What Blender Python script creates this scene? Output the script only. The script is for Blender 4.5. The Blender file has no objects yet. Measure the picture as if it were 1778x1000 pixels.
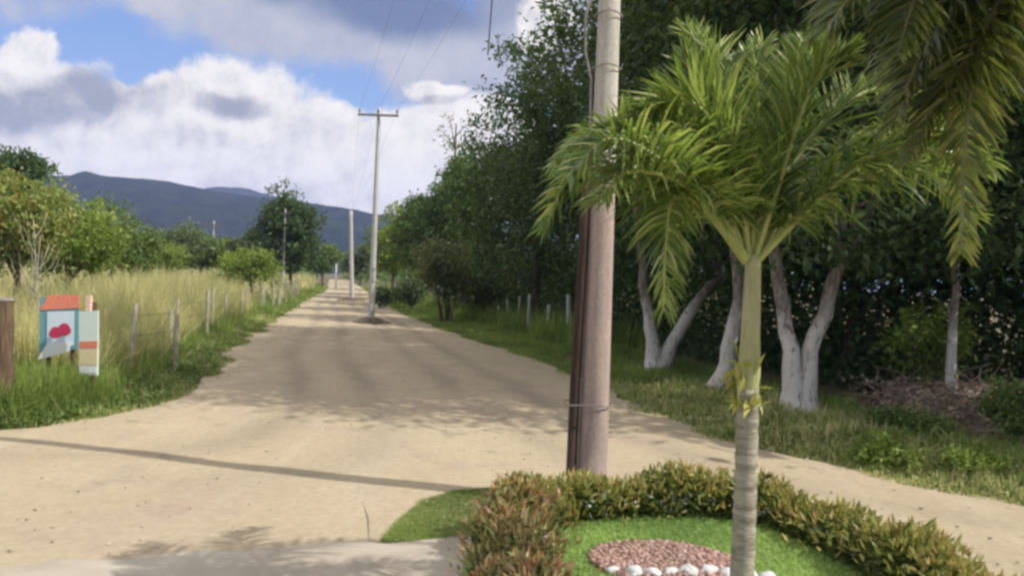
import bpy, bmesh, math, random
import numpy as np
from mathutils import Vector, Matrix, noise as mnoise

scene = bpy.context.scene
C = scene.collection
R = math.radians

# ------------------------------------------------------------------ camera, light, exposure
F_PX, CX, CY = 1300.0, 889.0, 500.0          # focal length and centre of the 1778 x 1000 photograph
CAM = Vector((0.0, 0.0, 2.2))
PITCH, ROLL = -0.79, 2.0
cam_rot = Matrix.Rotation(R(90 + PITCH), 3, 'X') @ Matrix.Rotation(R(ROLL), 3, 'Z')
cd = bpy.data.cameras.new('camera')
cam = bpy.data.objects.new('camera', cd); C.objects.link(cam)
cam.location = CAM
cam.rotation_euler = cam_rot.to_euler()
cd.sensor_width = 36.0
cd.lens = F_PX / 1778.0 * 36.0
cd.clip_start = 0.05; cd.clip_end = 6000.0
scene.camera = cam

SUN_EL, SUN_DIR = 43.0, (0.966, -0.26)        # horizontal direction towards the sun
SKY, SUN, EXPO = 0.1, 3.8, 0.58
scene.view_settings.view_transform = 'Standard'
scene.view_settings.look = 'None'
scene.view_settings.gamma = 1.0
scene.view_settings.exposure = EXPO
scene.cycles.use_denoising = True
scene.cycles.pixel_filter_type = 'BLACKMAN_HARRIS'
scene.cycles.filter_width = 3.0
scene.cycles.max_bounces = 6
scene.cycles.transparent_max_bounces = 6
scene.cycles.volume_bounces = 0
scene.cycles.sample_clamp_indirect = 4.0

ld = bpy.data.lights.new('sun', 'SUN')
ld.energy = SUN; ld.angle = R(0.5); ld.color = (1.0, 0.97, 0.90)
sun = bpy.data.objects.new('sun', ld); C.objects.link(sun)
to_sun = Vector((SUN_DIR[0] * math.cos(R(SUN_EL)), SUN_DIR[1] * math.cos(R(SUN_EL)), math.sin(R(SUN_EL))))
sun.rotation_euler = to_sun.to_track_quat('Z', 'Y').to_euler()


def at(px, py, d):
    """point at forward distance d on the sight line of photograph pixel (px, py)"""
    v = cam_rot @ Vector(((px - CX) / F_PX, -(py - CY) / F_PX, -1.0))
    return CAM + v * (d / v.y)


def gnd(px, py, z=0.0):
    v = cam_rot @ Vector(((px - CX) / F_PX, -(py - CY) / F_PX, -1.0))
    return CAM + v * ((z - CAM.z) / v.z)


def lin(r, g, b):
    f = lambda c: (c / 255 / 12.92) if c / 255 <= 0.04045 else ((c / 255 + 0.055) / 1.055) ** 2.4
    return (f(r), f(g), f(b))


class NT:
    """small helper for node trees"""
    def __init__(s, tree): s.t = tree
    def n(s, typ, ins=None, **props):
        nd = s.t.nodes.new(typ)
        for k, v in props.items(): setattr(nd, k, v)
        for k, v in (ins or {}).items():
            if hasattr(v, 'is_output'): s.t.links.new(v, nd.inputs[k])
            else:
                sock = nd.inputs[k]
                if sock.type == 'RGBA' and len(v) == 3: v = (*v, 1)
                sock.default_value = v
        return nd
    def m(s, op, a, b=None, clamp=False):
        nd = s.n('ShaderNodeMath', operation=op, use_clamp=clamp)
        for i, v in enumerate((a, b)):
            if v is None: continue
            if hasattr(v, 'is_output'): s.t.links.new(v, nd.inputs[i])
            else: nd.inputs[i].default_value = v
        return nd.outputs[0]
    def v(s, op, a, b):
        nd = s.n('ShaderNodeVectorMath', operation=op)
        for i, v in enumerate((a, b)):
            if hasattr(v, 'is_output'): s.t.links.new(v, nd.inputs[i])
            else: nd.inputs[i].default_value = v
        return nd
    def mix(s, f, a, b):
        nd = s.n('ShaderNodeMix', data_type='RGBA')
        for k, v in ((0, f), (6, a), (7, b)):
            if hasattr(v, 'is_output'): s.t.links.new(v, nd.inputs[k])
            else: nd.inputs[k].default_value = v if k == 0 else (*v[:3], 1)
        return nd.outputs[2]
    def rng(s, x, a, b, c=0.0, d=1.0, smooth=True):
        nd = s.n('ShaderNodeMapRange', {'Value': x, 'From Min': a, 'From Max': b, 'To Min': c, 'To Max': d})
        nd.interpolation_type = 'SMOOTHSTEP' if smooth else 'LINEAR'
        return nd.outputs[0]
    def noise(s, vec, scale, detail=4.0, rough=0.55):
        nd = s.n('ShaderNodeTexNoise', {'Scale': scale, 'Detail': detail, 'Roughness': rough})
        if vec is not None: s.t.links.new(vec, nd.inputs['Vector'])
        return nd


# ------------------------------------------------------------------ sky
w = bpy.data.worlds.new('World'); scene.world = w; w.use_nodes = True
w.node_tree.nodes.clear()
T = NT(w.node_tree)
out = T.n('ShaderNodeOutputWorld')
sky = T.n('ShaderNodeTexSky', sky_type='NISHITA', sun_disc=False)
sky.sun_elevation = R(SUN_EL); sky.sun_rotation = math.atan2(SUN_DIR[0], SUN_DIR[1])
sky.air_density = 1.0; sky.dust_density = 0.6; sky.ozone_density = 1.4
tc = T.n('ShaderNodeTexCoord')
sep = T.n('ShaderNodeSeparateXYZ', {0: tc.outputs['Generated']})
ay = T.m('MAXIMUM', T.m('ABSOLUTE', sep.outputs[1]), 0.12)
u = T.m('DIVIDE', sep.outputs[0], ay); v_ = T.m('DIVIDE', sep.outputs[2], ay)
P = T.n('ShaderNodeCombineXYZ', {0: u, 1: v_}).outputs[0]
wn = T.noise(P, 5.0, 5.0, 0.55).outputs['Color']
warp = T.n('ShaderNodeVectorMath', {0: T.v('SUBTRACT', wn, (0.5, 0.5, 0.5)).outputs[0]}, operation='SCALE')
warp.inputs['Scale'].default_value = 0.10
PW = T.v('ADD', P, warp.outputs[0]).outputs[0]
fb = T.noise(P, 9.0, 6.0, 0.6).outputs[0]
fine = T.noise(P, 22.0, 5.0, 0.6).outputs[0]


def sky_uv(px, py):
    d = at(px, py, 1.0) - CAM
    return d.x, d.z


def blob(px, py, rx, ry, amt=1.0, coord=None):
    cu, cv = sky_uv(px, py)
    d = T.v('SUBTRACT', coord or PW, (cu, cv, 0)).outputs[0]
    d = T.v('DIVIDE', d, (rx / F_PX, ry / F_PX, 1)).outputs[0]
    l = T.n('ShaderNodeVectorMath', {0: d}, operation='LENGTH').outputs['Value']
    return T.m('MULTIPLY', T.rng(l, 1.35, 0.35), amt)


def total(bl):
    r = bl[0]
    for b in bl[1:]: r = T.m('MAXIMUM', r, b)
    return r


K = 1.0 / (SKY * 2 ** EXPO)
def em(r, g, b): return tuple(c * K for c in lin(r, g, b))
col_blue = T.mix(T.rng(v_, 0.02, 0.42), em(172, 202, 242), em(122, 164, 232))
base = T.mix(0.78, sky.outputs[0], col_blue)
# veil of high grey cloud over the top of the view
veil = total([blob(600, 45, 330, 90), blob(830, 115, 240, 90), blob(380, 15, 200, 45, .8), blob(1000, 60, 260, 140),
              blob(90, -20, 260, 60, .55), blob(700, -120, 900, 130)])
veil = T.m('MAXIMUM', veil, T.m('MULTIPLY', T.rng(v_, .5, 1.0), .85))  # cloud cover above the frame, added to whiten the fill light
veil = T.rng(T.m('ADD', veil, T.m('MULTIPLY', T.m('SUBTRACT', fb, 0.5), 1.1)), 0.08, 0.75)
core = total([blob(690, 5, 210, 78), blob(600, -40, 260, 70, .9), blob(830, 5, 150, 50, .6)])
core = T.rng(T.m('ADD', core, T.m('MULTIPLY', T.m('SUBTRACT', fb, 0.5), 0.7)), 0.1, 1.0)
veil_col = T.mix(T.rng(fb, 0.3, 0.7), em(180, 184, 197), em(210, 210, 215))
veil_col = T.mix(T.rng(v_, .5, 1.0), veil_col, tuple(c * 1.75 for c in em(228, 224, 220)))  # added overhead cover brightened to lift the shadows
veil_col = T.mix(core, veil_col, em(112, 128, 158))
c1 = T.mix(T.m('MULTIPLY', veil, 0.93), base, veil_col)
# cumulus bank along the horizon
cum = total([blob(80, 270, 260, 100), blob(330, 270, 260, 110), blob(400, 190, 150, 90), blob(300, 200, 110, 70),
             blob(540, 280, 160, 110), blob(650, 325, 150, 80), blob(60, 90, 75, 60), blob(70, 150, 140, 70),
             blob(160, 185, 110, 50), blob(780, 270, 220, 95), blob(680, 262, 110, 70, .85), blob(850, 215, 110, 50), blob(760, 165, 70, 24, .8),
             blob(-250, 260, 330, 120), blob(1150, 300, 420, 100), blob(1700, 280, 400, 120), blob(950, 40, 60, 60, .8)])
puff = T.noise(PW, 16.0, 7.0, 0.62).outputs[0]
cum = T.m('ADD', cum, T.m('MULTIPLY', T.m('SUBTRACT', puff, 0.5), 0.9))
cum = T.rng(T.m('ADD', cum, T.m('MULTIPLY', T.m('SUBTRACT', fb, 0.5), 1.2)), 0.28, 0.66)
shade = total([blob(110, 165, 130, 50), blob(10, 185, 110, 45, .9), blob(400, 188, 70, 22, .85), blob(230, 185, 80, 30, .5),
               blob(480, 330, 150, 30, .3), blob(760, 180, 50, 12, .6), blob(330, 235, 70, 22, .35)])
lit = T.v('ADD', PW, (0.012, 0.016, 0)).outputs[0]
puff2 = T.noise(lit, 16.0, 7.0, 0.62).outputs[0]
shade = T.m('ADD', shade, T.m('MULTIPLY', T.m('SUBTRACT', puff2, puff), 1.5))
shade = T.m('ADD', shade, T.m('MULTIPLY', T.m('SUBTRACT', fine, 0.5), 0.8))
shade = T.m('ADD', shade, T.m('MULTIPLY', T.m('SUBTRACT', fb, 0.45), 0.9))
white = T.mix(T.rng(shade, -0.25, 1.15), tuple(c * 1.10 for c in em(254, 249, 241)), em(164, 168, 178))
c2 = T.mix(cum, c1, white)
bg = T.n('ShaderNodeBackground', {'Color': c2, 'Strength': SKY})
T.t.links.new(bg.outputs[0], out.inputs[0])

# ------------------------------------------------------------------ object helpers
def tag(o, label=None, cat=None, group=None, kind=None):
    for k, val in (('label', label), ('category', cat), ('group', group), ('kind', kind)):
        if val: o[k] = val
    return o


def thing(name, label, cat, loc=(0, 0, 0), group=None, rotz=0.0):
    o = bpy.data.objects.new(name, None); C.objects.link(o)
    o.empty_display_size = 0.1
    o.location = loc; o.rotation_euler = (0, 0, rotz)
    return tag(o, label, cat, group)


def link(name, me, mats, parent=None, smooth=False):
    for m in (mats if isinstance(mats, (list, tuple)) else [mats]): me.materials.append(m)
    me.polygons.foreach_set('use_smooth', [bool(smooth)] * len(me.polygons))
    o = bpy.data.objects.new(name, me); C.objects.link(o)
    o.parent = parent
    return o


def quads(name, V, F, mats, parent=None, mi=None, smooth=False):
    """a mesh of quads from arrays"""
    V = np.ascontiguousarray(V, dtype=np.float32).reshape(-1, 3)
    F = np.ascontiguousarray(F, dtype=np.int32).reshape(-1, 4)
    me = bpy.data.meshes.new(name)
    me.vertices.add(len(V)); me.vertices.foreach_set('co', V.ravel())
    me.loops.add(F.size); me.loops.foreach_set('vertex_index', F.ravel())
    me.polygons.add(len(F)); me.polygons.foreach_set('loop_start', np.arange(0, F.size, 4, dtype=np.int32))
    me.update(calc_edges=True)
    o = link(name, me, mats, parent, smooth)
    if mi is not None: me.polygons.foreach_set('material_index', np.asarray(mi, dtype=np.int32))
    return o


def unit(a):
    return a / np.maximum(np.linalg.norm(a, axis=-1, keepdims=True), 1e-9)


def spline(pts, n):
    """Catmull-Rom through pts"""
    P = np.array([tuple(p) for p in pts], dtype=float)
    Q = np.vstack([2 * P[0] - P[1], P, 2 * P[-1] - P[-2]])
    out = []
    m = len(P) - 1
    for t in np.linspace(0, m, n):
        i = min(int(t), m - 1); f = t - i
        a, b, c, d = Q[i], Q[i + 1], Q[i + 2], Q[i + 3]
        out.append(0.5 * (2 * b + (c - a) * f + (2 * a - 5 * b + 4 * c - d) * f ** 2 + (3 * b - a - 3 * c + d) * f ** 3))
    return np.array(out)


class Geo:
    """collects quads; build() links them as one mesh object"""
    def __init__(s): s.V, s.F, s.M, s.n = [], [], [], 0
    def add(s, V, F, mi=0):
        V = np.asarray(V, dtype=float).reshape(-1, 3); F = np.asarray(F, dtype=int).reshape(-1, 4)
        s.V.append(V); s.F.append(F + s.n); s.M += [mi] * len(F); s.n += len(V)
    def tube(s, pts, rad, n=8, mi=0, cap=True, jitter=0.0, rng=None):
        P = np.asarray([tuple(p) for p in pts], dtype=float); m = len(P)
        rad = np.broadcast_to(np.asarray(rad, dtype=float), (m,)) if np.ndim(rad) == 0 or len(rad) != m else np.asarray(rad)
        Tn = unit(np.gradient(P, axis=0))
        ref = np.array([1.0, 0, 0]) if abs(Tn[0][0]) < .8 else np.array([0, 1.0, 0])
        V = []
        for i in range(m):
            a = ref - Tn[i] * np.dot(ref, Tn[i]); a /= np.linalg.norm(a); ref = a
            b = np.cross(Tn[i], a)
            for k in range(n):
                th = 2 * math.pi * k / n
                r = rad[i] * (1 + (jitter * rng.normal() if rng is not None else 0))
                V.append(P[i] + r * (math.cos(th) * a + math.sin(th) * b))
        F = [(i * n + k, i * n + (k + 1) % n, (i + 1) * n + (k + 1) % n, (i + 1) * n + k) for i in range(m - 1) for k in range(n)]
        if cap and n % 2 == 0:
            for base in (0, (m - 1) * n):
                for k in range(n // 2 - 1):
                    F.append((base + k, base + k + 1, base + n - 2 - k, base + n - 1 - k))
        s.add(V, F, mi)
    def box(s, c, size, mi=0, rot=None):
        x, y, z = (q / 2 for q in size)
        V = np.array([(-x, -y, -z), (x, -y, -z), (x, y, -z), (-x, y, -z), (-x, -y, z), (x, -y, z), (x, y, z), (-x, y, z)])
        if rot is not None: V = V @ np.array(rot.to_3x3()).T
        s.add(V + np.array(tuple(c)), [(0, 3, 2, 1), (4, 5, 6, 7), (0, 1, 5, 4), (1, 2, 6, 5), (2, 3, 7, 6), (3, 0, 4, 7)], mi)
    def build(s, name, mats, parent=None, smooth=False):
        return quads(name, np.vstack(s.V), np.vstack(s.F), mats, parent, s.M, smooth)


def leaves(P, D, U, L, W, fold=0.15):
    """rhombic leaves: base P, direction D, up hint U, length L, width W -> verts, faces"""
    n = len(P)
    D = unit(D); S = unit(np.cross(D, U)); N = np.cross(S, D)
    L = np.asarray(L).reshape(-1, 1); W = np.asarray(W).reshape(-1, 1)
    V = np.empty((n, 4, 3))
    V[:, 0] = P
    V[:, 1] = P + D * L * .45 + S * W * .5 + N * W * fold
    V[:, 2] = P + D * L - N * L * .08
    V[:, 3] = P + D * L * .45 - S * W * .5 + N * W * fold
    return V.reshape(-1, 3), np.arange(4 * n).reshape(-1, 4)


def blades(rng, XY, Z, H, W, lean=0.35, curl=0.3):
    """grass blades: two quads each"""
    n = len(XY)
    th = rng.uniform(0, 2 * math.pi, n); H = np.asarray(H); W = np.asarray(W)
    a = rng.uniform(0, 2 * math.pi, n)
    ln = np.abs(rng.normal(0, lean, n)) * H
    S = np.stack([np.cos(th), np.sin(th), np.zeros(n)], 1)
    A = np.stack([np.cos(a), np.sin(a), np.zeros(n)], 1)
    B = np.stack([XY[:, 0], XY[:, 1], np.broadcast_to(Z, (n,))], 1)
    up = np.array([0, 0, 1.0])
    Mi = B + up * (H * .55)[:, None] + A * (ln * .35)[:, None]
    Ti = B + up * (H * (1 - curl * np.abs(ln / np.maximum(H, .01)) ** 1.2))[:, None] + A * ln[:, None]
    w = W[:, None]
    V = np.stack([B - S * w * .5, B + S * w * .5, Mi + S * w * .4, Mi - S * w * .4, Ti + S * w * .06, Ti - S * w * .06], 1).reshape(-1, 3)
    i = np.arange(n)[:, None] * 6
    F = np.concatenate([i + np.array([[0, 1, 2, 3]]), i + np.array([[3, 2, 4, 5]])], 0)
    return V, F


# ------------------------------------------------------------------ materials
def new_mat(name):
    m = bpy.data.materials.new(name); m.use_nodes = True; m.node_tree.nodes.clear()
    t = NT(m.node_tree); o = t.n('ShaderNodeOutputMaterial')
    return m, t, o


def leaf_mat(name, cols, trans=0.3, rough=0.5, big=0.35, big_scale=0.6, tcol=None):
    """foliage: every leaf its own colour out of cols, plus broad patches of tone, some light passing through"""
    m, t, o = new_mat(name)
    g = t.n('ShaderNodeNewGeometry')
    ramp = t.n('ShaderNodeValToRGB', {0: g.outputs['Random Per Island']})
    el = ramp.color_ramp.elements
    while len(el) < len(cols): el.new(0.5)
    for i, c in enumerate(cols):
        el[i].position = i / max(1, len(cols) - 1); el[i].color = (*c, 1)
    co = t.n('ShaderNodeTexCoord')
    nz = t.noise(co.outputs['Object'], big_scale, 2.0)
    hs = t.n('ShaderNodeHueSaturation', {'Color': ramp.outputs[0], 'Value': t.rng(nz.outputs[0], .3, .7, 1 - big, 1 + big),
                                         'Hue': t.rng(nz.outputs[0], .3, .7, .515, .49)})
    b = t.n('ShaderNodeBsdfPrincipled', {'Base Color': hs.outputs[0], 'Roughness': rough, 'Specular IOR Level': 0.35})
    tr = t.n('ShaderNodeBsdfTranslucent', {'Color': t.mix(0.55, hs.outputs[0], tcol or (0.22, 0.30, 0.04))})
    mx = t.n('ShaderNodeMixShader', {0: trans, 1: b.outputs[0], 2: tr.outputs[0]})
    t.t.links.new(mx.outputs[0], o.inputs[0])
    return m


def solid(name, c1, c2=None, scale=8.0, rough=0.8, bump=0.0, spec=0.3, stretch=(1, 1, 1), detail=5.0, c3=None):
    m, t, o = new_mat(name)
    co = t.n('ShaderNodeTexCoord')
    mp = t.n('ShaderNodeMapping', {'Vector': co.outputs['Object'], 'Scale': stretch})
    nz = t.noise(mp.outputs[0], scale, detail, .6)
    col = t.mix(t.rng(nz.outputs[0], .35, .65), c1, c2 or c1)
    if c3:
        n2 = t.noise(mp.outputs[0], scale * .22, 3.0, .6)
        col = t.mix(t.rng(n2.outputs[0], .48, .66), col, c3)
    b = t.n('ShaderNodeBsdfPrincipled', {'Base Color': col, 'Roughness': rough, 'Specular IOR Level': spec})
    if bump:
        bp = t.n('ShaderNodeBump', {'Strength': bump, 'Distance': 0.03, 'Height': nz.outputs[0]})
        t.t.links.new(bp.outputs[0], b.inputs['Normal'])
    t.t.links.new(b.outputs[0], o.inputs[0])
    return m


def ground_mat(name, cols, fine_amt=0.3, rough=0.95):
    """earth: three tones at three sizes plus pebbles"""
    m, t, o = new_mat(name)
    co = t.n('ShaderNodeTexCoord').outputs['Object']
    big = t.noise(co, 0.18, 4.0, .6).outputs[0]
    mid = t.noise(co, 1.1, 5.0, .65).outputs[0]
    sm = t.noise(co, 14.0, 6.0, .7).outputs[0]
    st = t.n('ShaderNodeMapping', {'Vector': co, 'Rotation': (0, 0, R(-14)), 'Scale': (1.5, 0.11, 1)}).outputs[0]
    trk = t.noise(st, 1.2, 4.0, .6).outputs[0]
    c = t.mix(t.rng(big, .35, .65), cols[0], cols[1])
    pat = t.noise(co, 0.55, 3.0, .55).outputs[0]
    c = t.mix(t.m('MULTIPLY', t.rng(pat, .52, .68), .75), c, cols[5] if len(cols) > 5 else cols[1])
    c = t.mix(t.m('MULTIPLY', t.rng(mid, .5, .72), .6), c, cols[2])
    c = t.mix(t.m('MULTIPLY', t.rng(trk, .48, .7), .5), c, cols[3])
    damp = t.noise(co, 1.7, 3.0, .5).outputs[0]
    c = t.mix(t.m('MULTIPLY', t.rng(damp, .66, .76), .5), c, tuple(q * .62 for q in cols[2]))
    wear = t.n('ShaderNodeAttribute', attribute_name='wear').outputs['Fac']
    c = t.mix(t.m('MULTIPLY', wear, .8, True), c, tuple(q * .78 for q in cols[2]))
    hs = t.n('ShaderNodeHueSaturation', {'Color': c, 'Value': t.rng(sm, .25, .75, 1 - fine_amt, 1 + fine_amt)})
    vo = t.n('ShaderNodeTexVoronoi', {'Vector': co, 'Scale': 9.0})
    peb = t.rng(vo.outputs['Distance'], .10, .05)
    rv = t.rng(vo.outputs['Color'], .75, .8)
    c2 = t.mix(t.m('MULTIPLY', t.m('MULTIPLY', peb, rv), .6), hs.outputs[0], cols[4])
    b = t.n('ShaderNodeBsdfPrincipled', {'Base Color': c2, 'Roughness': rough, 'Specular IOR Level': 0.15})
    h = t.m('ADD', t.m('MULTIPLY', mid, .8), t.m('MULTIPLY', sm, .25))
    bp = t.n('ShaderNodeBump', {'Strength': 0.5, 'Distance': 0.06, 'Height': h})
    t.t.links.new(bp.outputs[0], b.inputs['Normal'])
    t.t.links.new(b.outputs[0], o.inputs[0])
    return m


M = {}
M['road'] = ground_mat('dirt', [(.352, .285, .192), (.385, .32, .216), (.285, .235, .170), (.41, .345, .245), (.19, .155, .115), (.385, .292, .222)], .11)
M['soil'] = ground_mat('soil', [(.10, .085, .05), (.13, .115, .06), (.07, .08, .03), (.16, .13, .08), (.2, .17, .12)], .3)
M['pave'] = solid('concrete_slab', (.355, .305, .24), (.30, .26, .205), 3, .95, .3, c3=(.385, .34, .275))
M['hill'] = leaf_mat('hill_forest', [(.03, .05, .03)], 0.0)
M['pole'] = solid('pole_concrete', (.56, .475, .42), (.46, .39, .345), 3, .9, .15, stretch=(3, 3, .5), c3=(.53, .42, .37))
M['pole_far'] = solid('pole_concrete_pale', (.46, .45, .42), (.36, .345, .32), 3, .9, .2, stretch=(3, 3, .5))
M['rust'] = solid('rust_brown', (.052, .027, .019), (.032, .018, .013), 9, .8, .2, stretch=(2, 2, .6))
M['steel'] = solid('galvanised', (.42, .42, .41), (.33, .33, .32), 12, .5)
M['dark_wood'] = solid('weathered_wood', (.14, .095, .055), (.075, .05, .03), 10, .9, .4, stretch=(3, 3, .3))
M['pale_wood'] = solid('bleached_wood', (.44, .40, .31), (.27, .24, .18), 10, .9, .4, stretch=(3, 3, .3))
M['ceramic'] = solid('insulator', (.12, .10, .10), None, 4, .3)
M['wire'] = solid('wire', (.05, .05, .055), None, 4, .6)
M['stone'] = solid('white_stone', (.62, .61, .60), (.45, .44, .43), 14, .8, .3)
M['chip'] = leaf_mat('red_gravel', [(.30, .155, .125), (.40, .24, .20), (.22, .115, .095), (.48, .34, .29), (.33, .19, .16)], 0.0, .85, .15, 3)
M['bark'] = solid('bark_brown', (.11, .085, .06), (.06, .045, .03), 7, .95, .6, stretch=(2, 2, .5))
M['bark_pale'] = solid('bark_pale', (.47, .43, .38), (.27, .24, .20), 9, .95, .9, stretch=(2, 2, .5), c3=(.34, .29, .24))
M['brush'] = leaf_mat('dry_brush', [(.30, .20, .14), (.38, .29, .22), (.20, .13, .09), (.30, .24, .2)], 0.0, .9, .3)
M['bank'] = solid('bank_earth', (.20, .15, .11), (.12, .095, .065), 6, .95, 1.0, c3=(.27, .215, .175))

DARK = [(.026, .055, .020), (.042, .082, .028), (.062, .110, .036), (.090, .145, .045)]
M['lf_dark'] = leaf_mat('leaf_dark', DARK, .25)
M['lf_mid'] = leaf_mat('leaf_mid', [(.06, .105, .025), (.095, .155, .036), (.14, .20, .048), (.17, .23, .065)], .35)
M['lf_green'] = leaf_mat('leaf_green', [(.035, .075, .020), (.06, .12, .028), (.095, .165, .036), (.13, .20, .05)], .3, .5, .5, .9)  # lighter, patchier leaf tone standing in for sunlit crowns among the dark ones
M['lf_light'] = leaf_mat('leaf_light', [(.14, .20, .035), (.20, .28, .05), (.26, .34, .065), (.32, .38, .09)], .45)
M['lf_olive'] = leaf_mat('leaf_olive', [(.11, .135, .055), (.16, .18, .075), (.14, .14, .07), (.22, .235, .11)], .35)
M['lf_rust'] = leaf_mat('leaf_rust', [(.26, .27, .06), (.34, .27, .08), (.20, .25, .06), (.36, .32, .11), (.14, .21, .04), (.18, .26, .05)], .35)
M['lf_blue'] = leaf_mat('leaf_grey_green', [(.08, .12, .06), (.12, .165, .08), (.16, .20, .11)], .3)
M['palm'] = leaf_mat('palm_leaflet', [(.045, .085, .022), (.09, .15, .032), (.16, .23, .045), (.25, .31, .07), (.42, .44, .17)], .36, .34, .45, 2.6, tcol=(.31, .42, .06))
M['palm_dark'] = leaf_mat('palm_leaflet_dark', [(.045, .075, .02), (.075, .105, .026), (.12, .145, .035), (.21, .22, .07)], .34, .42, .3, 1.5, tcol=(.25, .28, .03))  # leaflet colours darkened for the shade on the overhanging fronds
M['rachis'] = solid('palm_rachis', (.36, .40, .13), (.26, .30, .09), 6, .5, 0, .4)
M['rachis_dark'] = solid('palm_rachis_dark', (.17, .17, .07), (.12, .12, .05), 6, .5, 0, .4)  # same shade put into the rachis colour
M['shaft'] = solid('palm_crownshaft', (.40, .385, .19), (.30, .31, .14), 9, .65, .3, .3, stretch=(3, 3, .5), c3=(.44, .40, .27))
M['palm_bark'] = solid('palm_bark', (.34, .31, .235), (.20, .18, .13), 9, .9, .6, stretch=(1, 1, 4), c3=(.42, .385, .31))
M['bract'] = leaf_mat('palm_bract', [(.42, .38, .08), (.50, .46, .14), (.34, .36, .07)], .3, .5, .1)
M['hedge'] = leaf_mat('hedge_leaf', [(.04, .07, .02), (.065, .105, .026), (.11, .15, .035), (.18, .20, .05), (.24, .21, .07)], .3, .4, .3, 2.0)
M['shoot'] = leaf_mat('hedge_shoot', [(.40, .19, .10), (.42, .31, .13), (.30, .12, .08), (.48, .45, .20), (.28, .32, .10), (.44, .24, .19), (.24, .28, .09)], .3, .4, .2, 2.0, tcol=(.45, .25, .05))
M['shoot_green'] = leaf_mat('hedge_shoot_green', [(.42, .36, .11), (.52, .38, .15), (.28, .30, .08), (.46, .46, .16), (.20, .26, .06), (.48, .28, .12)], .3, .4, .2, 2.0, tcol=(.42, .36, .05))
M['blossom'] = leaf_mat('blossom', [(.62, .66, .60), (.55, .58, .55)], .2)
M['lawn'] = leaf_mat('lawn_blade', [(.25, .38, .10), (.31, .46, .13), (.38, .52, .18)], .4, .5, .25, 1.2, tcol=(.42, .56, .12))
M['verge'] = leaf_mat('verge_blade', [(.11, .18, .036), (.16, .25, .048), (.22, .31, .07), (.31, .34, .11)], .45, .5, .35, .8, tcol=(.36, .42, .09))
M['dry'] = leaf_mat('dry_grass', [(.24, .29, .09), (.48, .45, .19), (.33, .36, .13), (.60, .54, .28), (.42, .39, .17), (.68, .62, .37)], .35, .7, .22, .35, tcol=(.6, .5, .2))
M['pink'] = solid('sign_red', (.62, .17, .11), (.68, .25, .16), 40, .5)
M['crimson'] = solid('sign_crimson', (.48, .04, .09), (.40, .03, .09), 40, .5)
M['teal'] = solid('sign_teal', (.10, .27, .29), (.16, .33, .36), 40, .5)
M['paleblue'] = solid('sign_pale_blue', (.50, .62, .70), (.58, .62, .68), 40, .5)
M['signwhite'] = solid('sign_white', (.74, .76, .74), (.66, .68, .67), 40, .5)
M['mint'] = solid('sign_mint', (.64, .72, .64), (.56, .66, .60), 40, .5)
M['cream'] = solid('sign_cream', (.60, .52, .30), (.66, .56, .34), 40, .5)
M['peach'] = solid('sign_peach', (.72, .48, .36), (.66, .50, .36), 40, .6)

def pole_paint():
    m, t, o = new_mat('pole_two_tone')
    co = t.n('ShaderNodeTexCoord').outputs['Object']
    st = t.n('ShaderNodeMapping', {'Vector': co, 'Scale': (5, 5, .7)}).outputs[0]
    n1 = t.noise(st, 2.5, 6.0, .65).outputs[0]; n2 = t.noise(co, 30.0, 4.0, .7).outputs[0]
    z = t.n('ShaderNodeSeparateXYZ', {0: co}).outputs[2]
    f = t.rng(t.m('ADD', z, t.m('MULTIPLY', n1, .3)), 3.28, 3.34)
    low = t.mix(t.rng(n1, .35, .68), (.375, .285, .245), (.29, .225, .20)); up = t.mix(t.rng(n1, .35, .68), (.50, .46, .39), (.37, .34, .29))
    c = t.n('ShaderNodeHueSaturation', {'Color': t.mix(f, low, up), 'Value': t.rng(n2, .25, .75, .85, 1.12)}).outputs[0]
    b = t.n('ShaderNodeBsdfPrincipled', {'Base Color': c, 'Roughness': .92, 'Specular IOR Level': .2})
    bp = t.n('ShaderNodeBump', {'Strength': .4, 'Distance': .01, 'Height': n2}); t.t.links.new(bp.outputs[0], b.inputs['Normal'])
    t.t.links.new(b.outputs[0], o.inputs[0])
    return m
def limewash():
    m, t, o = new_mat('limewashed_bark')
    co = t.n('ShaderNodeTexCoord').outputs['Object']
    st = t.n('ShaderNodeMapping', {'Vector': co, 'Scale': (2.5, 2.5, .6)}).outputs[0]
    n1 = t.noise(st, 6.0, 8.0, .7).outputs[0]; n2 = t.noise(co, 2.2, 4.0, .6).outputs[0]
    z = t.n('ShaderNodeSeparateXYZ', {0: co}).outputs[2]
    f = t.m('MULTIPLY', t.rng(t.m('ADD', z, t.m('MULTIPLY', n2, 1.2)), 2.6, 1.9), t.rng(n1, .36, .46))
    bark = t.mix(t.rng(n1, .38, .62), (.115, .095, .075), (.30, .265, .22))
    c = t.mix(f, bark, t.mix(n2, (.62, .585, .53), (.50, .46, .41)))
    b = t.n('ShaderNodeBsdfPrincipled', {'Base Color': c, 'Roughness': .95, 'Specular IOR Level': .15})
    bp = t.n('ShaderNodeBump', {'Strength': .9, 'Distance': .035, 'Height': n1}); t.t.links.new(bp.outputs[0], b.inputs['Normal'])
    t.t.links.new(b.outputs[0], o.inputs[0])
    return m
M['bark_pale'] = limewash()
M['pole'] = pole_paint()
M['conduit'] = solid('conduit_grey', (.25, .225, .20), (.16, .145, .13), 12, .7)
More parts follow.
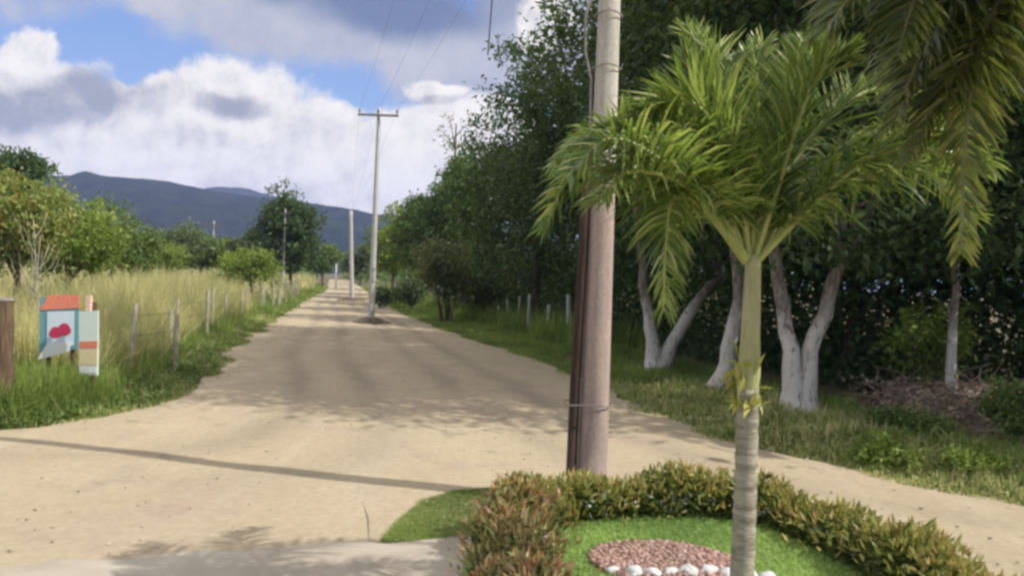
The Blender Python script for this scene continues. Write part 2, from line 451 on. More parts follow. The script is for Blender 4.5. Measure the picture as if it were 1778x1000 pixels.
# hills take world-space colour noise, not leaf islands
mh, th_, oh = new_mat('hill_forest')
co = th_.n('ShaderNodeTexCoord').outputs['Object']
hb = th_.noise(co, 0.02, 8.0, .7).outputs[0]
hc = th_.mix(th_.rng(hb, .35, .65), (.009, .015, .010), (.022, .032, .020))
hbs = th_.n('ShaderNodeBsdfPrincipled', {'Base Color': hc, 'Roughness': 1.0, 'Specular IOR Level': 0.0})
th_.t.links.new(th_.n('ShaderNodeBump', {'Strength': 1.0, 'Distance': 14.0, 'Height': hb}).outputs[0], hbs.inputs['Normal'])
th_.t.links.new(hbs.outputs[0], oh.inputs[0])
M['hill'] = mh

# ------------------------------------------------------------------ terrain and road
EDGE = [((-40, -25), (40, -25)), ((-34, -8), (34, -8)), ((-30, 2), (28, 0)), ((-20, 7.2), (18, 4.6)), ((-12, 8.5), (9.5, 6.4)),
        ((-8.2, 8.95), (6.6, 7.3)), ((-6.9, 9.3), (5.35, 7.95)), ((-6.0, 10.3), (4.3, 9.0)), ((-5.65, 12.3), (3.3, 10.3)), ((-6.1, 15), (2.4, 13)),
        ((-7.5, 20), (.95, 19.4)), ((-9.3, 28), (-1.7, 27)), ((-11.5, 38), (-4.9, 37.5)), ((-17, 64), (-11.7, 63.5)), ((-21.5, 86), (-16.5, 86)), ((-32, 130), (-27, 130)), ((-50, 205), (-45, 205))]
NR = 260
Ls = spline([(*a, 0) for a, b in EDGE], NR); Rs = spline([(*b, 0) for a, b in EDGE], NR)
rr = np.random.default_rng(5)
for arr in (Ls, Rs):
    for i in range(NR):
        arr[i, 0] += 0.22 * mnoise.noise(Vector((arr[i, 0] * .9, arr[i, 1] * .9, 3.1))) + .10 * mnoise.noise(Vector((arr[i, 0] * 3, arr[i, 1] * 3, 9)))
NCOL = 60
V = []; RUT = []
for i in range(NR):
    for j in range(NCOL):
        f = j / (NCOL - 1)
        p = Ls[i] * (1 - f) + Rs[i] * f
        bump = 0.035 * mnoise.noise(Vector((p[0] * .35, p[1] * .22, 0))) + .018 * mnoise.noise(Vector((p[0] * 1.1, p[1] * .7, 4)))
        edge = min(1, min(f, 1 - f) * 12)
        if p[1] > 9: bump -= sum(.03 * math.exp(-((f - q - .03 * math.sin(p[1] * .23)) / .035) ** 2) for q in (.24, .40, .62, .78)) * min(1, (p[1] - 9) / 4)
        RUT.append(sum(math.exp(-((f - q - .03 * math.sin(p[1] * .23)) / .035) ** 2) for q in (.24, .40, .62, .78)) * min(1, max(0, (p[1] - 4) / 5)) * (.6 + .6 * mnoise.noise(Vector((p[0] * .4, p[1] * .3, 8)))))
        V.append((p[0], p[1], 0.012 + (bump * .8 + .03) * edge))
Fq = [(i * NCOL + j, i * NCOL + j + 1, (i + 1) * NCOL + j + 1, (i + 1) * NCOL + j) for i in range(NR - 1) for j in range(NCOL - 1)]
road = tag(quads('road', V, Fq, M['road'], smooth=True), kind='structure')
road.data.attributes.new('wear', 'FLOAT', 'POINT').data.foreach_set('value', np.array(RUT, dtype=np.float32))

yl = np.array([p[1] for p in Ls]); xl = np.array([p[0] for p in Ls])
yr = np.array([p[1] for p in Rs]); xr = np.array([p[0] for p in Rs])
def LX(y): return np.interp(y, yl, xl)
def RX(y): return np.interp(y, yr, xr)

g = Geo()
xs = np.concatenate([np.linspace(-1650, -120, 18), np.linspace(-100, 80, 60), np.linspace(110, 1000, 12)])
ys = np.concatenate([np.linspace(-55, -25, 4), np.linspace(-22, 110, 60), np.linspace(130, 2300, 24)])
V = [(x, y, -0.012 + (0.25 * mnoise.noise(Vector((x * .05, y * .05, 2))) - .25 if (x < LX(y) - 25 or x > RX(y) + 25) else 0)) for y in ys for x in xs]
nx = len(xs)
Fq = [(j * nx + i, j * nx + i + 1, (j + 1) * nx + i + 1, (j + 1) * nx + i) for j in range(len(ys) - 1) for i in range(nx - 1)]
tag(quads('terrain', V, Fq, M['soil'], smooth=True), kind='structure')

# pale concrete apron at the near left: a thin worn slab
ap = [gnd(-500, 1010, .05), gnd(-60, 992, .05), gnd(150, 975, .05), gnd(380, 958, .05), gnd(640, 944, .05), gnd(760, 936, .05), gnd(830, 925, .05)]
ap = spline(ap, 160)
g = Geo(); V = []
for i, p in enumerate(ap):
    j = .10 * mnoise.noise(Vector((p[0] * 2, p[1] * 2, 1))) + .05 * mnoise.noise(Vector((p[0] * 9, p[1] * 9, 1)))
    for k, (dy, z) in enumerate(((0.10, .03), (0, .060), (-1.2, .066), (-3, .066), (-7, .066))):
        V.append((p[0], p[1] + dy + (j if k < 2 else 0), z))
g.add(V, [(i * 5 + k, i * 5 + k + 1, (i + 1) * 5 + k + 1, (i + 1) * 5 + k) for i in range(len(ap) - 1) for k in range(4)])
tag(g.build('pavement', M['pave']), kind='structure')

# hills
def ridge(name, prof, D, depth, seed):
    pr = spline([tuple(at(px, py, D)) for px, py in prof], 160)
    rows = 26; V = []
    for p in pr:
        for k in range(rows):
            f = k / (rows - 1) * 2 - 1
            h = (1 - abs(f) ** 1.25)
            nz = mnoise.noise(Vector((p[0] * .006, f * depth * .006, seed))) * 26 + mnoise.noise(Vector((p[0] * .025, f * depth * .025, seed))) * 7 + mnoise.noise(Vector((p[0] * .09, f * depth * .09, seed))) * 3
            amp = min(1, abs(f) * 3) * (1 - abs(f)) * 1.6 + (.04 if abs(f) < .2 else 0)
            V.append((p[0] + f * depth * p[0] / D, p[1] + f * depth, max(-0.6, p[2]) * h + nz * amp - .6 * abs(f)))
    Fq = [(i * rows + k, i * rows + k + 1, (i + 1) * rows + k + 1, (i + 1) * rows + k) for i in range(len(pr) - 1) for k in range(rows - 1)]
    return tag(quads(name, V, Fq, M['hill'], smooth=True), kind='structure')
ridge('hills', [(-500, 322), (-250, 300), (-60, 306), (90, 305), (180, 307), (270, 309), (325, 321), (380, 332), (450, 341), (520, 349), (560, 356), (600, 363), (660, 376), (750, 402), (900, 430), (1100, 462), (1300, 480)], 1150, 420, 1.0)
ridge('hills', [(200, 375), (300, 346), (340, 331), (380, 323), (425, 326), (470, 339), (520, 348), (600, 362), (700, 385), (900, 425)], 1800, 380, 7.0)

# ------------------------------------------------------------------ utility poles and cables
def utility_pole(label, base, top_xy, h, r0, r1, mat, arm=1.7, arm_z=None, group='concrete poles standing in the middle of the dirt road', detail=True):
    t = thing('utility_pole', label, 'utility pole', base, group)
    g = Geo(); top = Vector((top_xy[0], top_xy[1], h))
    n = 14
    g.tube([top * f for f in np.linspace(-.02, 1, n)], np.linspace(r0, r1, n), 12)
    g.build('shaft', mat, t, True)
    z = arm_z or h - .35
    if arm < .6: return t, [Vector(base) + top * f for f in (.94, .965, .99)]
    cx = Vector((top.x * z / h, top.y * z / h - r1 - .05, z))
    g = Geo(); g.box(cx, (arm, .08, .09)); g.build('crossarm', M['conduit'], t)
    for s in (-.92, 0, .92):
        g = Geo(); b = cx + Vector((s * arm / 2, 0, .055))
        zz = [0, .06, .07, .13, .14, .2]; rad = [.02, .02, .05, .055, .035, .03]
        g.tube([b + Vector((0, 0, q)) for q in zz], rad, 8)
        g.build('insulator', M['ceramic'], t, True)
    ends = [Vector(base) + cx + Vector((s * arm / 2, 0, .24)) for s in (-.92, 0, .92)]
    return t, ends

pb = gnd(1026, 866, .1)
pole_near, e0 = utility_pole('large pinkish concrete utility pole behind the hedge, with a dark brown pipe strapped to it', pb, (.01, 0.0), 9.4, .150, .060, M['pole'], 2.0)
# dark brown pipe against the pole, loose at its upper end
g = Geo()
g.tube([(-.205, -.05, -.1), (-.195, -.05, 1.2), (-.165, -.05, 2.4), (-.15, -.045, 3.4)], [.052, .050, .045, .04], 10)
g.build('pipe', M['rust'], pole_near, True)
g = Geo()
g.tube([(-.14, -.05, 3.4), (-.15, -.06, 4.0), (-.215, -.07, 4.25), (-.225, -.06, 4.6), (-.15, -.05, 4.85), (-.14, -.05, 6), (-.125, -.05, 9)], .012, 8)
g.build('conduit', M['conduit'], pole_near, True)
for z, rr_ in ((.92, .165), (4.12, .142), (4.62, .138)):
    g = Geo()
    a = [(rr_ * math.cos(q), rr_ * math.sin(q), z + .01 * math.sin(q * 3)) for q in np.linspace(0, 2 * math.pi, 25)]
    if z < 2: a = [(x * (1.18 if x < 0 else 1) - (.10 if x < -.05 else 0), y * 1.03, zz) for x, y, zz in a]
    g.tube(a, .007, 6, cap=False); g.build('strap', M['conduit'], pole_near, True)
mb = gnd(644, 562)
pole_mid, e1 = utility_pole('pale concrete utility pole with a crossarm, alone in the middle of the road', mb, (.05, 0), 9.3, .155, .07, M['pole_far'], 1.75)
fb_ = gnd(611, 523)
pole_far, e2 = utility_pole('far thin utility pole standing on the road just beyond the one with the crossarm', fb_, (-.30, 0), 6.8, .17, .13, M['pole_far'], .5)
side = [(491, 505, 62, 7.2, 'thin pale pole beside the dark round tree on the left of the road'),
        (369, 470, 70, 6.5, 'short pale pole with a crossbar standing in the scrub on the left'),
        (583, 495, 95, 3.2, 'short pale post at the far end of the road on its left')]
for px, py, d, h, lab in side:
    b = at(px, py, d); b.z = 0
    if h > 5: utility_pole(lab, b, (0, 0), h, .10, .07, M['pole_far'], 1.6 if px < 400 else .9, group='thin poles left of the road')
    else:
        g = Geo(); g.tube([(0, 0, -.1), (0, 0, h)], [.12, .09], 8)
        o = g.build('post', M['pole_far'], None, True); o.location = b; tag(o, lab, 'post')

def cable(label, a, b, sag, r=.0028, group='overhead power cables', n=40):
    g = Geo(); a = Vector(a); b = Vector(b)
    g.tube([(a.lerp(b, f) - a) - Vector((0, 0, 4 * sag * f * (1 - f))) for f in np.linspace(0, 1, n)], r, 6)
    o = g.build('power_cable', M['wire']); o.location = a
    return tag(o, label, 'cable', group)
nm = ('left', 'middle', 'right')
for i in range(3):
    cable('overhead cable from the near pole to the lone mid-road pole, %s one of three' % nm[i], e0[i], e1[i], .35)
    cable('distant overhead cable from the lone mid-road pole to the far pole, %s one of three' % nm[i], e1[i], e2[i], .35)
# loose end of cable hanging from the right-hand wire
f = .32; hp = Vector(e0[2]).lerp(Vector(e1[2]), f) - Vector((0, 0, 4 * .35 * f * (1 - f)))
low = at(847, 96, hp.y)
g = Geo(); g.tube([(0, 0, 0), (low.x - hp.x + .05, 0, (low.z - hp.z) * .5), (low.x - hp.x, 0, low.z - hp.z)], .014, 6)
o = g.build('loose_cable', M['wire']); o.location = hp
tag(o, 'loose dark cable end hanging straight down in the sky left of the big tree', 'cable')

# mounds of dark earth at the feet of the two poles in the road
for b, r, lab in ((mb, .85, 'low dark mound of earth around the foot of the mid-road pole'), (fb_, 1.1, 'low dark mound of earth around the foot of the far pole')):
    V = []; n = 28; rg = 8
    for i in range(rg + 1):
        for k in range(n):
            th = 2 * math.pi * k / n; q = i / rg * r * (1 + .18 * mnoise.noise(Vector((math.cos(th) * 2, math.sin(th) * 2, b.x))))
            V.append((q * math.cos(th) * 1.15, q * math.sin(th), .30 * math.cos(i / rg * math.pi / 2) ** 1.3 + .03 * mnoise.noise(Vector((q * 5 * math.cos(th), q * 5 * math.sin(th), 1))) - (.03 if i == rg else 0)))
    Fq = [(i * n + k, (i + 1) * n + k, (i + 1) * n + (k + 1) % n, i * n + (k + 1) % n) for i in range(rg) for k in range(n)]
    o = quads('earth_mound', V, Fq, solid('mound_earth', (.12, .085, .06), (.08, .06, .04), 6, .95, .5), smooth=True)
    o.location = b; tag(o, lab, 'mound')

# ------------------------------------------------------------------ palms
def frond(path, rng, ll, lw, nl, peak=.4, tail=.25, plum=.3, grav=.35, t0=.16, r0=.02, mats=None, parent=None, fwd=(.35, .75)):
    """one pinnate frond along a path (in the palm's own coordinates)"""
    P = spline(path, 40); n = len(P)
    Tn = unit(np.gradient(P, axis=0))
    g = Geo(); g.tube(P, np.linspace(r0, r0 * .18, n), 6, 1)
    hor = unit(np.array([P[-1][0] - P[0][0], P[-1][1] - P[0][1], 0.0]) + 1e-6)
    sref = np.array([-hor[1], hor[0], 0])
    for j in range(nl):
        t = t0 + (1 - t0) * (j + rng.uniform(-.3, .3)) / (nl - 1); t = min(max(t, t0), 1)
        x = t * (n - 1); i = min(int(x), n - 2); f = x - i
        p = P[i] * (1 - f) + P[i + 1] * f; tg = unit(Tn[i] * (1 - f) + Tn[i + 1] * f)
        S = sref - tg * np.dot(sref, tg); S /= max(np.linalg.norm(S), 1e-6)
        N = np.cross(S, tg); N = N if N[2] >= -.2 else -N
        prof = (1 - tail) * math.exp(-((t - peak) / .38) ** 2) + tail
        for sd in (-1, 1):
            L = ll * prof * rng.uniform(.85, 1.1)
            fw = fwd[0] + (fwd[1] - fwd[0]) * t + rng.normal(0, .08)
            d = S * sd * math.cos(fw) + tg * math.sin(fw) + N * rng.normal(.25, plum)
            d /= np.linalg.norm(d)
            W = tg - d * np.dot(tg, d) + N * rng.normal(0, .35); W -= d * np.dot(W, d); W /= max(np.linalg.norm(W), 1e-6)
            q = p.copy(); V = []
            ws = (.45, 1.0, .8, .05); gg = grav * rng.uniform(.6, 1.4)
            for k in range(4):
                V += [q - W * lw * ws[k] * .5, q + W * lw * ws[k] * .5]
                dd = d + np.array([0, 0, -gg * (k + .3)]) * .7; dd /= np.linalg.norm(dd)
                q = q + dd * L / 3
            g.add(V, [(0, 1, 3, 2), (2, 3, 5, 4), (4, 5, 7, 6)], 0)
    return g.build('frond', mats, parent, False)

PD = 4.05
pt = gnd(1290, 1000); cr = at(1306, 462, PD)
palm_base = Vector((cr.x, PD, .13))
palm = thing('palm_tree', 'small green palm with a smooth pale trunk standing inside the hedge, in front of everything', 'palm tree', palm_base)
H = cr.z - palm_base.z
kz = at(1300, 690, PD).z - palm_base.z
g = Geo()
zz = np.linspace(-.15, kz + .05, 46)
rad = [.059 + .03 * math.exp(-(z + .15) * 2.6) + .003 * math.sin(z * 62) for z in zz]
g.tube([(.012 * math.sin(z * 2), 0, z) for z in zz], rad, 14)
g.build('trunk', M['palm_bark'], palm, True)
g = Geo()
zz = np.linspace(kz, H + .06, 20)
g.tube([(.012 * math.sin(z * 2) if z < kz + .1 else .005, 0, z) for z in zz], [.056 - .014 * ((z - kz) / (H - kz)) ** 1.3 + .006 * math.exp(-((z - kz - .15) / .12) ** 2) for z in zz], 14)
g.build('crownshaft', M['shaft'], palm, True)
rng = np.random.default_rng(11)
n = 42
th = rng.uniform(math.pi * .65, math.pi * 1.75, n)
Pz = kz + rng.uniform(-.06, .20, n)
Pp = np.stack([.058 * np.cos(th), .058 * np.sin(th), Pz], 1)
Dd = np.stack([np.cos(th) * .5, np.sin(th) * .5, rng.normal(.15, .8, n)], 1)
Vv, Ff = leaves(Pp, Dd, np.tile([0, 0, 1.0], (n, 1)) + rng.normal(0, .3, (n, 3)), rng.uniform(.06, .15, n), rng.uniform(.02, .05, n))
quads('inflorescence', Vv, Ff, M['bract'], palm)

FR = [
    [(1297, 450, 4.6), (1205, 350, 4.55), (1095, 292, 4.5), (990, 312, 4.42), (948, 395, 4.35)],
    [(1294, 455, 4.58), (1225, 365, 4.4), (1172, 345, 4.25), (1157, 420, 4.15), (1152, 540, 4.15)],
    [(1298, 445, 4.62), (1264, 320, 4.68), (1255, 180, 4.8), (1228, 90, 4.95), (1190, 55, 5.1)],
    [(1303, 445, 4.63), (1292, 300, 4.75), (1298, 160, 4.95), (1325, 75, 5.1)],
    [(1312, 445, 4.58), (1352, 320, 4.5), (1393, 190, 4.42), (1430, 120, 4.35), (1475, 95, 4.3)],
    [(1318, 450, 4.58), (1385, 372, 4.52), (1480, 290, 4.45), (1600, 255, 4.36), (1690, 300, 4.3)],
    [(1314, 445, 4.62), (1388, 330, 4.85), (1480, 245, 5.0), (1590, 225, 5.2), (1690, 290, 5.3)],
    [(1298, 445, 4.62), (1232, 340, 4.85), (1150, 262, 5.15), (1070, 222, 5.4), (1000, 250, 5.6)],
    [(1296, 450, 4.56), (1240, 362, 4.35), (1165, 310, 4.15), (1090, 300, 3.98), (1040, 345, 3.85)],
    [(1300, 445, 4.58), (1278, 290, 4.5), (1215, 190, 4.42), (1155, 175, 4.35), (1118, 220, 4.28)],
    [(1306, 445, 4.6), (1310, 300, 4.6), (1316, 180, 4.6), (1306, 70, 4.6)],
    [(1314, 445, 4.62), (1368, 300, 4.72), (1448, 195, 4.85), (1530, 155, 5.0), (1595, 195, 5.15)],
    [(1308, 447, 4.6), (1330, 330, 4.62), (1362, 210, 4.68), (1385, 120, 4.75), (1400, 75, 4.8)],
    [(1302, 445, 4.66), (1270, 340, 5.0), (1235, 260, 5.4), (1190, 240, 5.8), (1150, 290, 6.1)],
    [(1296, 450, 4.52), (1218, 350, 4.3), (1138, 272, 4.15), (1058, 242, 4.02), (990, 300, 3.92)],
    [(1296, 450, 4.6), (1212, 345, 4.5), (1120, 258, 4.42), (1035, 232, 4.36), (965, 285, 4.3)],
    [(1298, 448, 4.6), (1245, 330, 4.55), (1180, 235, 4.5), (1110, 200, 4.45), (1050, 225, 4.4)],
    [(1318, 450, 4.58), (1402, 365, 4.48), (1512, 272, 4.38), (1625, 225, 4.28), (1725, 290, 4.2)],
    [(1318, 450, 4.58), (1405, 350, 4.66), (1510, 300, 4.74), (1610, 300, 4.8), (1690, 380, 4.85)],
    [(1302, 447, 4.6), (1280, 330, 4.6), (1240, 220, 4.62), (1205, 140, 4.66), (1185, 95, 4.7)],
]
for i, f in enumerate(FR):
    path = [at(q[0], q[1], q[2] * PD / 4.6) - palm_base for q in f]
    kw = dict(ll=.42, lw=.0165, nl=96, plum=.36, grav=.42)
    if i in (2, 3, 4, 9, 11, 12, len(FR) - 1): kw.update(fwd=(.7, 1.05), grav=.12, ll=.40, t0=.07, nl=106)
    if i == 10: kw = dict(ll=.16, lw=.018, nl=36, plum=.1, fwd=(1.0, 1.3))
    if i == 1: kw = dict(ll=.36, lw=.016, nl=80, grav=.5)
    frond(path, rng, mats=[M['palm'], M['rachis']], parent=palm, **kw)

# second palm, its trunk just outside the picture on the right; only its drooping dark fronds reach in
OS = .75
oc = at(1870, -170, 4.2 * OS)
opalm = thing('palm_tree', 'taller palm at the right whose dark drooping fronds hang into the top corner', 'palm tree', (oc.x + .05, 4.2 * OS, 0))
OB = Vector((oc.x + .05, 4.2 * OS, 0))
g = Geo(); zz = np.linspace(-.1, oc.z - .1, 50)
g.tube([(.03 * math.sin(z), 0, z) for z in zz], [.12 + .05 * math.exp(-z * 2) - .006 * z + .004 * math.sin(z * 50) for z in zz], 14); g.build('trunk', M['palm_bark'], opalm, True)
OF = [
    ([(1870, -170, 4.2), (1790, -80, 4.05), (1712, 50, 3.92), (1680, 200, 3.85), (1668, 440, 3.85)], .74, .30),
    ([(1870, -170, 4.2), (1790, -170, 4.0), (1690, -110, 3.8), (1600, -20, 3.6), (1560, 90, 3.5)], .62, .4),
    ([(1870, -170, 4.2), (1770, -165, 4.0), (1640, -120, 3.8), (1520, -50, 3.65), (1435, 50, 3.6)], .62, .45),
    ([(1870, -170, 4.2), (1765, -100, 4.15), (1670, 0, 4.1), (1600, 100, 4.05), (1550, 215, 4.0)], .60, .4),
    ([(1870, -170, 4.2), (1795, -70, 4.1), (1715, 40, 4.05), (1640, 150, 4.0), (1585, 270, 3.95)], .58, .4),
    ([(1870, -170, 4.2), (1830, -110, 4.5), (1795, -30, 4.8), (1780, 60, 5.0), (1775, 150, 5.05)], .45, .4),
    ([(1870, -170, 4.2), (1770, -150, 4.25), (1690, -60, 4.3), (1640, 30, 4.35), (1615, 150, 4.35)], .66, .35),
]
for p, ll, pk in OF:
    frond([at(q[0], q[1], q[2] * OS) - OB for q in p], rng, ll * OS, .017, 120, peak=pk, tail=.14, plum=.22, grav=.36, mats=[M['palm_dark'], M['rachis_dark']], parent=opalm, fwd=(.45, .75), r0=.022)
for az in (-70, -20, 30, 70):
    a = R(az); hd = Vector((math.cos(a), math.sin(a), 0)); c = oc - OB
    frond([c, c + hd * .5 + Vector((0, 0, .55)), c + hd * 1.15 + Vector((0, 0, .65)), c + hd * 1.75 + Vector((0, 0, .2)), c + hd * 2.0 + Vector((0, 0, -.5))], rng,   .5, .03, 60, plum=.16, mats=[M['palm_dark'], M['rachis_dark']], parent=opalm)

# ------------------------------------------------------------------ planted island: soil, hedge, lawn, gravel, stones
HP = spline([gnd(955, 1180, .3), gnd(925, 1080, .3), gnd(900, 985, .3), gnd(893, 915, .3), gnd(925, 878, .3), gnd(1000, 862, .3), gnd(1110, 856, .3), gnd(1250, 858, .3), gnd(1370, 880, .3), gnd(1470, 922, .3), gnd(1575, 975, .3), gnd(1700, 1045, .3), gnd(1900, 1160, .3)], 160)
HP[:, 2] = 0
tg = unit(np.gradient(HP, axis=0)); nr = np.stack([-tg[:, 1], tg[:, 0], np.zeros(len(HP))], 1)   # outward (left of travel)
outer = HP + nr * .42
cen = np.array([1.4, 4.6, 0])
V, rings = [], 6
bound = np.vstack([outer, [[3.4, 2.6, 0], [1.4, 2.2, 0], [-.2, 2.8, 0]]])
nb = len(bound)
for k in range(rings + 1):
    f = k / rings
    for p in bound:
        q = cen + (p - cen) * (1 - f)
        V.append((q[0], q[1], -.05 if k == 0 else .13 + .02 * (1 - (1 - f) ** 2)))
# first inner ring pulled close to the rim so that the rim is a low bank
for i in range(nb):
    q = cen + (bound[i] - cen) * .955; V[nb + i] = (q[0], q[1], .12)
Fq = [(k * nb + i, k * nb + (i + 1) % nb, (k + 1) * nb + (i + 1) % nb, (k + 1) * nb + i) for k in range(rings) for i in range(nb)]
M['turf'] = solid('turf_soil', (.19, .25, .07), (.15, .17, .06), 9, .95, .3)
tag(quads('planting_bed', V, Fq, M['turf'], smooth=True), kind='structure')

hedge = thing('hedge', 'low clipped hedge of green and rust red leaves curving round the little lawn', 'hedge', tuple(HP[70]))
H0 = HP[70]
rng = np.random.default_rng(21)
seg = np.linalg.norm(np.diff(HP, axis=0), axis=1); cum_s = np.concatenate([[0], np.cumsum(seg)]); Ltot = cum_s[-1]
def along(s):
    return np.stack([np.interp(s, cum_s, HP[:, k]) for k in range(3)], 1), np.stack([np.interp(s, cum_s, nr[:, k]) for k in range(3)], 1)
def hheight(s): return .285 + .05 * np.sin(s * 3.1) + .04 * np.sin(s * 7.7 + 1)
n = 24000
s = rng.uniform(0, Ltot, n); P0, N0 = along(s)
a = rng.uniform(0, math.pi, n); rad = np.sqrt(rng.uniform(.25, 1, n)) * (1 + .12 * rng.normal(size=n))
hh = hheight(s)
wd = np.where(s < Ltot * .33, .27, .24)
off = np.cos(a) * rad * wd; zz = .12 + np.abs(np.sin(a) ** .7 * rad) * hh
Pl = P0 + N0 * off[:, None] + np.array([0, 0, 1]) * zz[:, None]
Dl = N0 * np.cos(a)[:, None] * .9 + np.array([0, 0, .55]) + rng.normal(0, .55, (n, 3))
Vv, Ff = leaves(Pl - H0, Dl, rng.normal(0, .6, (n, 3)) + np.array([0, 0, 1]), rng.uniform(.05, .095, n), rng.uniform(.022, .04, n))
quads('foliage', Vv, Ff, M['hedge'], hedge)
def shoots(name, n, smin, smax, mat, zlo=.72):
    s = rng.uniform(smin * Ltot, smax * Ltot, n); 
    s = s + .05 * np.sin(s * 40)
    P0, N0 = along(np.clip(s, 0, Ltot)); off = rng.normal(0, .15, n)
    z = .12 + hheight(s) * rng.uniform(zlo, 1.25, n) * np.sqrt(np.clip(1 - (off / .42) ** 2, .1, 1))
    Pl = P0 + N0 * off[:, None] + np.array([0, 0, 1]) * z[:, None]
    Dl = rng.normal(0, .5, (n, 3)) + np.array([0, 0, 1.0]) + N0 * off[:, None] * 2
    Vv, Ff = leaves(Pl - H0, Dl, rng.normal(0, 1, (n, 3)), rng.uniform(.05, .11, n), rng.uniform(.02, .035, n))
    quads(name, Vv, Ff, mat, hedge)
shoots('shoots', 3600, 0, .36, M['shoot'], .35)
shoots('shoots', 4200, .30, 1, M['shoot_green'])
n = 60; s = rng.uniform(.05, .95, n) * Ltot; P0, N0 = along(s)
Pl = P0 - N0 * .20 + np.stack([np.zeros(n), np.zeros(n), .16 + rng.uniform(.05, .2, n)], 1)
Pc = np.repeat(Pl, 6, 0) + rng.normal(0, .012, (n * 6, 3))
Vv, Ff = leaves(Pc - H0, -np.repeat(N0, 6, 0) + rng.normal(0, .8, (n * 6, 3)), rng.normal(0, 1, (n * 6, 3)), np.full(n * 6, .035), np.full(n * 6, .03))
quads('blossom', Vv, Ff, M['blossom'], hedge)


def inside(poly, X, Y):
    r = np.zeros(len(X), bool); n = len(poly)
    for i in range(n):
        x1, y1 = poly[i][:2]; x2, y2 = poly[(i + 1) % n][:2]
        if y1 == y2: continue
        c = ((y1 > Y) != (y2 > Y)) & (X < (x2 - x1) * (Y - y1) / (y2 - y1) + x1); r ^= c
    return r
inner = [tuple(p) for p in (HP - nr * .16)]
bedc = gnd(1150, 975, .15)
n = 90000
X = rng.uniform(-.6, 4.5, n); Y = rng.uniform(3.4, 7, n)
ok = inside(inner, X, Y) & ((((X - bedc.x) / .56) ** 2 + ((Y - bedc.y) / .42) ** 2) > 1)
X, Y = X[ok], Y[ok]
Vv, Ff = blades(rng, np.stack([X, Y], 1), .135, rng.uniform(.03, .06, len(X)), rng.uniform(.007, .012, len(X)), 1.3)
tag(quads('lawn_grass', Vv, Ff, M['lawn']), 'bright green short lawn inside the hedge', 'grass', kind='stuff')
# red gravel bed
n = 2800; th = rng.uniform(0, 2 * math.pi, n); q = np.sqrt(rng.uniform(0, 1, n))
cx = bedc.x + .54 * q * np.cos(th); cy = bedc.y + .40 * q * np.sin(th)
sz = rng.uniform(.008, .018, n)
cube = np.array([(-1, -1, -1), (1, -1, -1), (1, 1, -1), (-1, 1, -1), (-1, -1, 1), (1, -1, 1), (1, 1, 1), (-1, 1, 1)], float)
Vs = cube[None] * sz[:, None, None] * rng.uniform(.55, 1.1, (n, 8, 1)) * np.array([1.1, 1, .75])
cth, sth = np.cos(th * 7), np.sin(th * 7)
Vs = np.stack([Vs[..., 0] * cth[:, None] - Vs[..., 1] * sth[:, None], Vs[..., 0] * sth[:, None] + Vs[..., 1] * cth[:, None], Vs[..., 2]], -1)
Vs += np.stack([cx, cy, .155 + rng.uniform(0, .02, n)], 1)[:, None]
Fs = np.array([(0, 3, 2, 1), (4, 5, 6, 7), (0, 1, 5, 4), (1, 2, 6, 5), (2, 3, 7, 6), (3, 0, 4, 7)])[None] + (np.arange(n) * 8)[:, None, None]
tag(quads('gravel', Vs, Fs, M['chip'], smooth=True), 'round bed of red brown gravel in the lawn', 'gravel', kind='stuff')
# white stones in an arc before the gravel
stone_me = None
for i in range(9):
    px = 1075 + i * 31 + (i * 53 % 17) - 8; p = gnd(px, 1003 - 6 * math.sin(i / 8 * math.pi) + (i * 29 % 9) - 4, .15)
    bm = bmesh.new(); bmesh.ops.create_icosphere(bm, subdivisions=3, radius=1)
    for vtx in bm.verts:
        f = 1 + .3 * mnoise.noise(vtx.co * 1.3 + Vector((i * 9, 0, 0))) + .08 * mnoise.noise(vtx.co * 4 + Vector((i, 5, 0)))
        vtx.co = Vector((vtx.co.x * .068 * f, vtx.co.y * .055 * f, vtx.co.z * .048 * f)) * (.75 + .5 * ((i * 37) % 10) / 10)
    me = bpy.data.meshes.new('stone'); bm.to_mesh(me); bm.free()
    o = link('stone', me, M['stone'], None, True); o.location = (p.x + rng.normal(0, .01), p.y + rng.normal(0, .02), .165); o.rotation_euler = (0, 0, i * 1.3)
    tag(o, 'one of the white stones edging the red gravel near the palm trunk', 'stone', 'white stones edging the red gravel')

# grass outside the hedge on the left and the road edge plants
def scatter_poly(rng, poly, n):
    P = np.array([tuple(p)[:2] for p in poly]); lo, hi = P.min(0), P.max(0)
    X = rng.uniform(lo[0], hi[0], n); Y = rng.uniform(lo[1], hi[1], n)
    ok = inside([tuple(p) for p in P], X, Y); return np.stack([X[ok], Y[ok]], 1)
poly = [gnd(660, 941, .05), gnd(690, 905, .05), gnd(735, 868, .05), gnd(790, 852, .05), gnd(870, 846, .05), gnd(930, 850, .05), gnd(880, 880), gnd(860, 930, .05), gnd(760, 938, .05)]
XY = scatter_poly(rng, poly, 60000)
Vv, Ff = blades(rng, XY, .03, rng.uniform(.02, .055, len(XY)), rng.uniform(.006, .012, len(XY)), 1.3)
tag(quads('grass_patch', Vv, Ff, M['verge']), 'pointed patch of short grass on the dirt outside the hedge', 'grass', kind='stuff')

